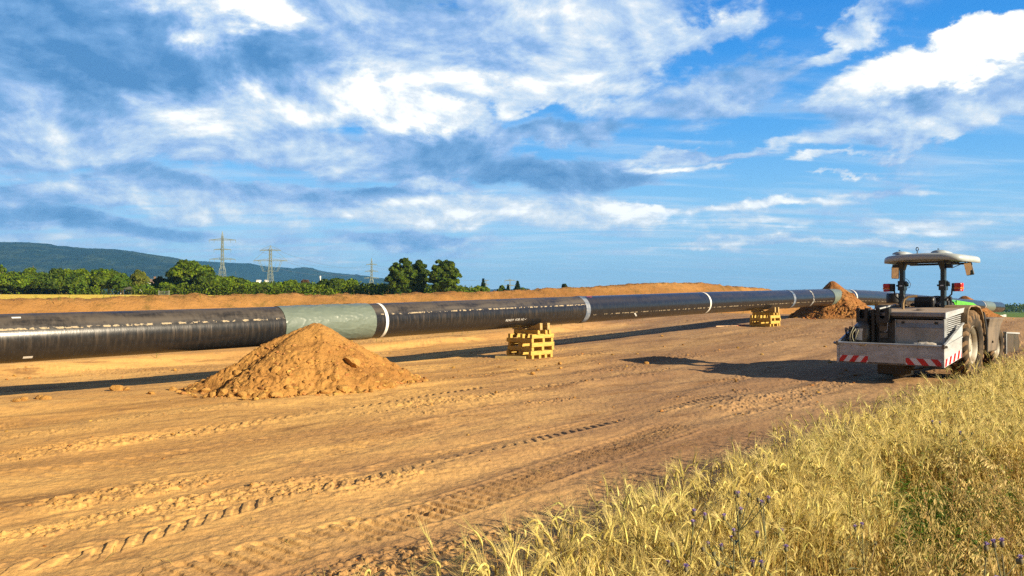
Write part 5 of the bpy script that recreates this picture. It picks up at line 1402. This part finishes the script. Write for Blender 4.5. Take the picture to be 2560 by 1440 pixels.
def tree(x, ytop, wpx, d, kind, lm, label, cat='tree', group=None, ybase=None, name=None, trunk=.28, seed=0, n=None, bark=None, z_base=None, ground=True):
    R = np.random.default_rng(seed * 7 + int(x) + 1000); q = img(x, ytop, d); zb = gz(q.x, q.y) if z_base is None else z_base; H = q.z - zb; W = wpx / F_PX * d
    if H < 1: H = 1.0
    root = empty(name or {'bush': 'shrub', 'conifer': 'conifer'}.get(kind, 'tree'), (q.x, q.y, zb)); tag(root, label, cat, group)
    z0 = H * {'bush': .02, 'tall': .06, 'round': .13, 'birch': .08}.get(kind, .12)
    n = n or int(min(11000, max(600, 1.6 * (wpx * (HOR - ytop + 10)))))
    V, Fq = crown_mesh(R, W, H * .97, z0 * .9, kind, n, .017 * H + .009 * d * .16)
    new_obj('crown', np_mesh('crown', V, Fq, False), root, lm)
    mb = MB(); tr = max(.10, H * .022); pts = [(0, 0, -.3), (0, 0, z0), (R.uniform(-.2, .2), 0, H * .55), (R.uniform(-.3, .3), 0, H * .85)]
    mb.tube(pts, [tr * 1.3, tr, tr * .6, tr * .2], 7)
    if kind != 'bush' and kind != 'conifer':
        for k in range(6):
            a = k * 1.1; zz = z0 + (H - z0) * (.1 + k * .09); mb.tube([(0, 0, zz), (math.cos(a) * W * .16, math.sin(a) * W * .16, zz + H * .10), (math.cos(a) * W * .32, math.sin(a) * W * .32, zz + H * .22)], [tr * .5, tr * .3, tr * .1], 5)
    mb.build('trunk', bark or M_BARK, root)
    return root
B = 'tree in the row of trees beyond the yellow field, '
D0 = 235
TREES = [
 (-40, 668, 130, D0, 'round', M_LF2, 'dark green tree leaning in past the brown house roof'), (62, 684, 150, D0 - 8, 'bush', M_LF1, 'wide rounded hedge mass right of the brown roof', 'hedge'), (66, 668, 60, D0 + 6, 'round', M_LF1, 'tree crown under the pointed poplar top'),
 (82, 650, 22, D0 + 10, 'poplar', M_LF4, 'narrow pointed bright green tree rising above the hedge'), (145, 662, 44, D0 + 14, 'round', M_LF2, 'dark domed tree standing behind the long hedge'), (150, 690, 150, D0 - 10, 'bush', M_LF2, 'long dense hedge in front of the dark domed tree', 'hedge'),
 (180, 668, 70, D0 + 5, 'round', M_LF1, 'leafy tree left of the flat-topped tree'), (215, 676, 80, D0 - 2, 'round', M_LF1, 'spreading tree with its low crown over a short pale trunk'), (252, 664, 46, D0 + 3, 'round', M_LF4, 'flat-topped tree that is the highest of the shady park group'),
 (272, 678, 80, D0 - 6, 'round', M_LF1, 'park tree with a straight bare pale trunk by the dark shade'), (302, 680, 52, D0 - 9, 'round', M_LF4, 'round park tree with a thin trunk next to the pavilion'), (330, 690, 50, D0 + 12, 'round', M_LF2, 'low dark tree behind the pavilion'),
 (351, 676, 56, D0 - 3, 'birch', M_LF3, 'yellowish weeping birch between the pavilion and the white house', 'birch'), (378, 714, 70, D0 - 4, 'bush', M_LF4, 'bright shrub hiding the foot of the white gabled house', 'shrub'), (5, 704, 70, D0 - 12, 'bush', M_LF2, 'shrub in front of the pale brown roofed house', 'shrub'),
 (400, 688, 36, D0 + 2, 'round', M_LF3, 'small olive tree right of the white gable'), (418, 700, 60, D0 - 6, 'bush', M_LF1, 'shrub at the foot of the olive tree', 'shrub'),
 (450, 672, 76, D0 + 2, 'round', M_LF1, 'crown on the near side of the biggest tree mass'), (482, 650, 118, D0 - 4, 'round', M_LF1, 'biggest round tree of the row, standing before the far ridge'), (520, 676, 70, D0 - 8, 'round', M_LF2, 'dark lower crown beside the biggest round tree'),
 (565, 692, 90, D0 - 6, 'bush', M_LF1, 'sloping shrub mass under the tall three-armed pylon', 'shrub'), (605, 698, 80, D0 - 4, 'bush', M_LF2, 'sloping dark shrub mass between the two big pylons', 'shrub'), (650, 716, 60, D0 - 4, 'bush', M_LF1, 'low shrub left of the dome-headed pylon', 'shrub'),
 (695, 712, 34, D0 + 2, 'round', M_LF2, 'small dark tree just behind the dome-headed pylon'), (725, 700, 46, D0, 'round', M_LF1, 'rounded tree right of the dome-headed pylon'), (763, 697, 34, D0 + 14, 'round', M_LF6, 'reddish brown tree peeping over the shrubs'),
 (765, 714, 70, D0 - 5, 'bush', M_LF4, 'bright shrub in front of the reddish tree', 'shrub'), (790, 706, 26, D0 + 4, 'round', M_LF1, 'slim tree left of the thick green thicket'), (836, 694, 80, D0 - 6, 'bush', M_LF2, 'thick dark green thicket, the larger of two beside the slim mast', 'thicket'),
 (872, 697, 64, D0 - 3, 'bush', M_LF1, 'lighter thicket sloping down towards the far thin pylon', 'thicket'), (925, 714, 60, D0 - 5, 'bush', M_LF1, 'low shrub under the thin far pylon', 'shrub'), (958, 708, 44, D0 - 4, 'bush', M_LF1, 'shrub against the left one of the two great oaks', 'shrub'),
 (1000, 645, 84, D0 - 20, 'tall', M_LF2, 'great ragged tree, left one of the pair on the soil bank'), (1046, 652, 56, D0 - 14, 'tall', M_LF2, 'narrower ragged tree filling the gap of the great pair'), (1108, 643, 88, D0 - 22, 'tall', M_LF2, 'great ragged tree, right one of the pair on the soil bank'),
 (1142, 712, 40, D0 - 4, 'bush', M_LF4, 'bright green shrub at the right foot of the great trees', 'shrub'),
 (1208, 697, 20, 260, 'conifer', M_LF5, 'dark conifer behind a round shrub, left of the small pylons', 'conifer'), (1203, 713, 50, 255, 'bush', M_LF1, 'round shrub in front of the dark conifer', 'shrub'),
 (1254, 712, 22, 262, 'round', M_LF2, 'small round tree left of the tiny pylon'), (1270, 711, 12, 262, 'conifer', M_LF5, 'thin little conifer beneath the tiny pylon', 'conifer'), (1294, 703, 26, 258, 'conifer', M_LF5, 'pointed conifer right of the tiny pylon', 'conifer'),
 (1411, 706, 15, 250, 'round', M_LF5, 'lone small dark tree on the skyline over the soil bank'), (1305, 722, 50, 300, 'bush', M_LF2, 'flat low hedge beside the pointed conifer', 'hedge'),
]
for i, a in enumerate(TREES):
    tree(*a[:7], cat=a[7] if len(a) > 7 else 'tree', group='trees and shrubs beyond the soil bank', seed=i + 1, bark=M_BIRCH if a[4] == 'birch' or i in (7, 9, 10) else None)
# low growth joining the row: nobody could count it
R = np.random.default_rng(77); n = 46000; x = np.concatenate([R.uniform(-300, 250, n // 4), R.uniform(330, 1180, n // 2), R.uniform(-300, 1180, n - n // 4 - n // 2)]); d = np.concatenate([R.uniform(D0 - 14, D0 + 8, n // 4 + n // 2), R.uniform(D0 + 14, D0 + 24, n - n // 4 - n // 2)]); X = (x - 1280) / F_PX * d; g = land(X, d)
hh = (2.7 + 2.2 * fbm(X * .10, d * .12, 3, 8)) * R.uniform(.02, 1, n) ** .9; P = np.stack([X, d, g + hh], -1); nn = R.normal(size=(n, 3)); nn[:, 2] += .6; nn /= np.linalg.norm(nn, axis=1)[:, None]; u = np.cross(nn, R.normal(size=(n, 3))); u /= np.linalg.norm(u, axis=1)[:, None]; v = np.cross(nn, u); s_ = (.34 * R.uniform(.6, 1.3, n))[:, None]
o = new_obj('undergrowth', np_mesh('undergrowth', np.stack([P - u * s_, P - v * s_ * .7, P + u * s_, P + v * s_ * .7], 1).reshape(-1, 3), np.arange(n * 4).reshape(-1, 4)), None, M_LF1); tag(o, 'low tangled undergrowth at the foot of the tree row', 'undergrowth', kind='stuff')
# far wood on the right
n = 16000; x = R.uniform(2300, 3300, n); d = R.uniform(640, 740, n); X = (x - 1280) / F_PX * d; g = land(X, d); top = 6.2 + 3.0 * fbm(X * .03, d * .02, 4, 4); hh = top * R.uniform(.02, 1, n) ** .7
P = np.stack([X, d, g + hh], -1); nn = R.normal(size=(n, 3)); nn[:, 2] += .5; nn /= np.linalg.norm(nn, axis=1)[:, None]; u = np.cross(nn, R.normal(size=(n, 3))); u /= np.linalg.norm(u, axis=1)[:, None]; v = np.cross(nn, u); s_ = (.9 * R.uniform(.6, 1.3, n))[:, None]
o = new_obj('far_wood', np_mesh('far_wood', np.stack([P - u * s_, P - v * s_ * .7, P + u * s_, P + v * s_ * .7], 1).reshape(-1, 3), np.arange(n * 4).reshape(-1, 4)), None, M_LF2); tag(o, 'far dark wood beyond the green field', 'wood', kind='stuff')

# ------------------------------------------------------------------ hills
M_HILL = mat('wooded_hillside', (0.012, 0.026, 0.018), 0.95, col2=(0.040, 0.060, 0.032), scale=0.009, detail=14, bump=22.0, bscale=0.035, spec=0.05, lo=.46, hi=.60)
M_HILL2 = mat('far_wooded_ridge', (0.010, 0.026, 0.018), 0.95, col2=(0.018, 0.038, 0.022), scale=0.003, detail=12, bump=22.0, bscale=0.035, spec=0.05)
def hill(name, dist, depth, prof, m, label, back=1500):
    xs = np.array([q[0] for q in prof], float); ys = np.array([q[1] for q in prof], float)
    az = np.linspace(math.atan((xs[0] - 1280) / F_PX), math.atan((xs[-1] - 1280) / F_PX), 620)
    px_ = 1280 + F_PX * np.tan(az); top = (HOR - np.interp(px_, xs, ys)) / F_PX * dist
    vs = np.concatenate([np.linspace(0, 1, 40), np.linspace(1.03, 1.9, 12)])
    A, T = np.meshgrid(az, vs, indexing='ij'); tp = top[:, None]
    Yd = (dist - depth + depth * T)
    Xd = np.tan(A) * Yd
    k = np.where(T <= 1, sstep(0, 1, T) * .75 + T * .25, 1 - (T - 1) ** 2 * 1.1)
    Z = CAM_Z + tp * k * np.where(T <= 1, 1, 1) - 30 * (1 - T) * (T < 1) * 1.0
    rough = 22 * fbm(Xd * .006, Yd * .006, 5, 60) + 4 * np.abs(fbm(Xd * .03, Yd * .03, 3, 61)) * 1.4
    Z = Z + rough * np.clip(tp / 120, .1, 1) * sstep(0, .2, T) * np.where(T > .9, .45, 1)
    V = np.stack([Xd, Yd, Z], -1).reshape(-1, 3)
    o = new_obj(name, np_mesh(name, V, grid_faces(620, len(vs)), True), None, m); tag(o, kind='structure')
hill('hill', 3300, 1300, [(-900, 640), (-500, 612), (-200, 600), (0, 607), (100, 611), (200, 618), (300, 627), (400, 641), (470, 652), (520, 668), (560, 690), (600, 712), (650, 740), (800, 760)], M_HILL, '')
hill('far_ridge', 4600, 1300, [(-900, 700), (200, 640), (400, 647), (480, 650), (560, 654), (640, 662), (700, 669), (780, 673), (830, 683), (900, 689), (960, 698), (1050, 708), (1140, 716), (1180, 722), (1230, 724), (1260, 721), (1300, 724), (1400, 728), (1500, 731), (1700, 742), (1900, 752)], M_HILL2, '')

# ------------------------------------------------------------------ pylons and wires
M_LATT = mat('pylon_steel', (0.17, 0.21, 0.19), 0.6, 0.0)
def pylon(x, ytop, d, base_y, wb, arms, label, kind='tri', m=M_LATT, r=None, z_base=None):
    q = img(x, ytop, d); zb = gz(q.x, q.y); H = q.z - zb; sc = d / F_PX
    root = empty('pylon', (q.x, q.y, zb)); tag(root, label, 'pylon'); r = r or d * .00036
    def hw(z):
        t = z / H; return (wb * sc / 2) * (np.interp(t, [0, .42, .45, 1], [1, .62, .36, .16]) if kind != 'dome' else max(.28, 1 - t * 1.05))
    mb = MB(); n = 14; zs = [H * (1 - (1 - i / n) ** 1.0) * .93 for i in range(n + 1)]
    for sx in (-1, 1):
        for sy in (-1, 1):
            for i in range(n): mb.bar((sx * hw(zs[i]), sy * hw(zs[i]), zs[i]), (sx * hw(zs[i + 1]), sy * hw(zs[i + 1]), zs[i + 1]), r * 1.5)
            mb.bar((sx * hw(zs[-1]), sy * hw(zs[-1]), zs[-1]), (0, 0, H), r)
    for i in range(n):
        a, b = zs[i], zs[i + 1]
        for s1 in (-1, 1):
            mb.bar((-hw(a), s1 * hw(a), a), (hw(b), s1 * hw(b), b), r * .7); mb.bar((hw(a), s1 * hw(a), a), (-hw(b), s1 * hw(b), b), r * .7)
            mb.bar((s1 * hw(a), -hw(a), a), (s1 * hw(b), hw(b), b), r * .8)
    mb.build('lattice_mast', m, root)
    tips = []
    for (ya, half, drop) in arms:
        za = (HOR - ya) * sc + CAM_Z - zb; L = half * sc
        mb = MB()
        for sx in (-1, 1):
            mb.bar((0, 0, za), (sx * L, 0, za), r * 2.2); mb.bar((sx * hw(za), 0, za + L * .12), (sx * L, 0, za), r * 1.4); 
            for k in range(1, 6): mb.bar((sx * L * k / 6, 0, za), (sx * L * (k + .5) / 6, 0, za + L * .12 * (1 - (k + .5) / 6)), r * .6)
            if drop:
                for f in ((1.0, .62) if L > 6 else (1.0,)): mb.bar((sx * L * f, 0, za), (sx * L * f, 0, za - drop * sc), r * .9)
            tips.append(Vector((q.x + sx * L, q.y, zb + za - drop * sc)))
        mb.build('cross_arm', m, root)
    if kind == 'dome':
        mb = MB(); z1 = (HOR - arms[-1][0]) * sc + CAM_Z - zb; L1 = arms[-1][1] * sc; L0 = arms[0][1] * sc; z0 = (HOR - arms[0][0]) * sc + CAM_Z - zb; zl = z1 - 26 * sc
        for sx in (-1, 1):
            mb.bar((0, 0, H), (sx * L0, 0, z0), r); mb.bar((sx * L0 * .5, 0, z0), (sx * L1, 0, z1), r * .8)
            mb.bar((sx * L1 * .72, 0, z1), (sx * L1 * .45, 0, zl), r); mb.bar((sx * L1 * .62, 0, z1), (sx * L1 * .38, 0, zl), r); mb.bar((sx * L1 * .45, 0, zl), (sx * hw(zl), 0, zl), r); mb.bar((sx * L1 * .2, 0, zl), (sx * L1 * .34, 0, z1 - 4 * sc), r * .7)
        mb.build('wire_loop_frame', m, root)
    return tips
t1 = pylon(556, 578, 520, 700, 18, [(600, 33, 7), (624, 21, 7), (648, 32, 7)], 'tall slender pylon with three cross arms, nearest the hill')
t2 = pylon(676, 614, 400, 733, 18, [(626, 26, 3), (652, 42, 3)], 'dome-headed pylon with hanging wire loops beside the tall pylon', 'dome')
t3 = pylon(929, 645, 700, 716, 12, [(661, 13, 2), (678, 16, 2), (695, 18, 2)], 'thin far pylon left of the pair of great trees')
t4 = pylon(1275, 697, 900, 730, 5, [(701, 13, 7), (714, 14, 0)], 'tiny pylon on the skyline between the conifers')
t5 = pylon(1215, 699, 880, 730, 4, [(701, 8, 0), (712, 8, 0)], 'tiny pylon half hidden behind the dark conifer')
t6 = pylon(1357, 719, 1200, 730, 3, [(723, 8, 0)], 'smallest pylon, only its head showing over the soil bank')
M_WIRE = mat('wire', (0.10, 0.12, 0.14), 0.5)
def wire(a, b, sag, r, label, grp):
    pts = [a.lerp(b, t) - Vector((0, 0, sag * 4 * t * (1 - t))) for t in np.linspace(0, 1, 15)]
    mb = MB(); mb.tube([p - a for p in pts], r, 4, False); o = mb.build('power_line', M_WIRE, None); o.location = a; tag(o, label, 'power line', grp)
for k, (a, b) in enumerate(zip(t2, t3)): wire(a, b, 5, .045, 'power line sagging from the dome-headed pylon to the thin far pylon', 'power lines between the dome-headed and thin pylons')
for k, (a, b) in enumerate(zip(t3, t5)): wire(a, b, 4, .045, 'power line from the thin far pylon towards the tiny pylons', 'power lines beyond the thin pylon')
for k in range(3): wire(t1[4 + k % 2] + Vector((0, 0, -6 * k)), img(588 + 12 * k, 706, 900), 3, .05, 'faint power line running from the tall pylon down before the ridge', 'faint power lines before the ridge')

# ------------------------------------------------------------------ buildings and small things beyond the field
M_ROOFT = mat('brown_tiles', (0.20, 0.12, 0.08), 0.85, col2=(0.15, 0.10, 0.07), scale=1.0); M_WALLW = mat('white_render', (0.80, 0.80, 0.78), 0.8); M_WALLG = mat('grey_wall', (0.32, 0.32, 0.33), 0.8); M_WIN = mat('window_dark', (0.03, 0.035, 0.04), 0.15)
def house(x, yridge, d, w, l, rise, wallh, label, roofm, yaw, cat='house'):
    q = img(x, yridge, d); zb = gz(q.x, q.y); H = q.z - zb; e = H - rise; root = empty('house', (q.x, q.y, zb), math.radians(yaw)); tag(root, label, cat)
    mb = MB(); mb.prism([(-w / 2, -.5), (w / 2, -.5), (w / 2, e), (0, H - .15), (-w / 2, e)], -l / 2, l / 2, 'y'); wl = mb.build('wall', M_WALLW, root)
    mb = MB(); o_ = .5
    for s1 in (-1, 1): mb.prism([(0, H - .12), (s1 * (w / 2 + o_), e - .12 - rise * o_ / (w / 2)), (s1 * (w / 2 + o_), e + .06 - rise * o_ / (w / 2)), (0, H + .08)], -l / 2 - o_, l / 2 + o_, 'y')
    r_o = mb.build('roof', roofm, root); mb = MB(); mb.b2((w * .12, l * .1, H - 1), (w * .12 + .6, l * .1 + .6, H + .9)); mb.build('chimney', M_ROOFT, r_o)
    for k in (-1, 1):
        mb = MB(); mb.b2((k * w * .22 - .5, -l / 2 - .04, e - 1.6), (k * w * .22 + .5, -l / 2 - .005, e - .3)); mb.build('window', M_WIN, root)
house(376, 698, 262, 7, 9, 2.6, 3, 'white gabled house with a brown roof showing between the birch and the olive tree', M_ROOFT, 12)
house(-22, 678, 240, 9, 10, 3.6, 3, 'house with a pale brown thatched roof at the far end of the hedge', mat('thatch', (0.34, 0.24, 0.18), 0.95), 60)
for i, (x, y, w, h, lab) in enumerate([(644, 701, 7, 4, 'far white block, left of two below the ridge'), (664, 701, 5, 6, 'far white tower block beside the dome-headed pylon'), (642, 712, 12, 5, 'far low white hall just above the shrubs'), (704, 712, 12, 5, 'far pale factory right of the dome-headed pylon'), (946, 716, 6, 7, 'far pale grey block beside the great trees'), (631, 709, 9, 3, 'far long grey shed left of the white hall')]):
    d = 1500; q = img(x, y, d); zb = gz(q.x, q.y); W = w / F_PX * d; Hh = max(3, q.z - zb); root = empty('building', (q.x, q.y, zb)); tag(root, lab, 'building')
    mb = MB(); mb.b2((-W / 2, 0, -2), (W / 2, 14, Hh)); mb.build('wall', M_WALLW if 'white' in lab else M_WALLG, root); mb = MB(); mb.prism([(-W / 2 - .3, Hh), (W / 2 + .3, Hh), (W / 2 - .5, Hh + 1.4), (-W / 2 + .5, Hh + 1.4)], -.3, 14.3, 'y'); mb.build('roof', M_WALLG, root)
# slim white mast
q = img(801, 690, 400); zb = gz(q.x, q.y); mb = MB(); mb.tube([(0, 0, 0), (0, 0, q.z - zb)], .16, 8); mb.box((0, 0, q.z - zb - .6), (.5, .5, 1.2)); o = mb.build('mast', M_WALLW, None); o.location = (q.x, q.y, zb); tag(o, 'slim white mast rising at the edge of the dark thicket', 'mast')
# pavilion with hipped roof
q = img(324, 739, 226); zb = gz(q.x, q.y); pv = empty('pavilion', (q.x, q.y, zb)); tag(pv, 'small open pavilion with a low hipped grey roof in the tree shade', 'pavilion')
mb = MB(); mb.add([(-1.6, -1.6, 1.55), (1.6, -1.6, 1.55), (1.6, 1.6, 1.55), (-1.6, 1.6, 1.55), (0, 0, 2.35)], [(0, 1, 4), (1, 2, 4), (2, 3, 4), (3, 0, 4), (3, 2, 1, 0)]); mb.build('roof', mat('grey_tiles', (0.09, 0.09, 0.065), 0.9), pv)
for a in (-1, 1):
    for b in (-1, 1):
        mb = MB(); mb.bar((a * 1.2, b * 1.2, 0), (a * 1.2, b * 1.2, 1.6), .14); mb.build('post', M_BARK, pv)
# notice board and gate
q = img(352, 738, 224); zb = gz(q.x, q.y); nb_ = empty('notice_board', (q.x, q.y, zb)); tag(nb_, 'white notice board on a post under the weeping birch', 'notice board')
mb = MB(); mb.b2((-.28, -.04, .75), (.28, .04, 1.5)); mb.build('panel', M_WALLW, nb_); mb = MB(); mb.bar((0, 0, 0), (0, 0, .8), .12); mb.build('post', M_WALLG, nb_)
q = img(410, 741, 218); zb = gz(q.x, q.y); gt = empty('gate', (q.x, q.y, zb)); tag(gt, 'grey field gate of thin bars behind the soil bank', 'gate')
mb = MB()
for k in range(9): mb.bar((-1.3 + k * .32, 0, .1), (-1.3 + k * .32, 0, 1.0), .04)
mb.bar((-1.35, 0, 1.0), (1.35, 0, 1.0), .06); mb.bar((-1.35, 0, .15), (1.35, 0, .15), .06); mb.build('bars', mat('gate_steel', (.20, .22, .24), .5), gt)
for x_ in (-1.4, 1.4): mb = MB(); mb.bar((x_, 0, 0), (x_, 0, 1.25), .1); mb.build('post', M_WALLG, gt)
# white marker signs by the green field
for i, (x, y) in enumerate([(2504, 790), (2512, 788)]):
    d = 112; q = img(x, y, d); zb = gz(q.x, q.y); mk = empty('marker_sign', (q.x, q.y, zb)); tag(mk, 'small white marker sign at the edge of the green field, ' + ('nearer the heap' if i == 0 else 'farther from the heap'), 'marker sign')
    h = max(.4, q.z - zb) + .1; mb = MB(); mb.b2((-.2, -.02, h - .35), (.2, .02, h)); mb.build('panel', M_WALLW, mk); mb = MB(); mb.bar((0, 0, 0), (0, 0, h), .05); mb.build('post', M_WALLW, mk)

# ------------------------------------------------------------------ haze
hz = bpy.data.materials.new('haze'); hz.use_nodes = True; hz.node_tree.nodes.clear(); t = NT(hz.node_tree)
out = t.n('ShaderNodeOutputMaterial'); v_ = t.n('ShaderNodeVolumePrincipled'); v_.inputs['Color'].default_value = (0.17, 0.52, 1.0, 1); v_.inputs['Density'].default_value = HAZE; v_.inputs['Anisotropy'].default_value = 0.0
t.l(v_.outputs[0], out.inputs['Volume'])
mb = MB(); mb.b2((-9700, -9700, -190), (9700, 9700, 320)); o = mb.build('haze', hz, None); tag(o, kind='stuff')
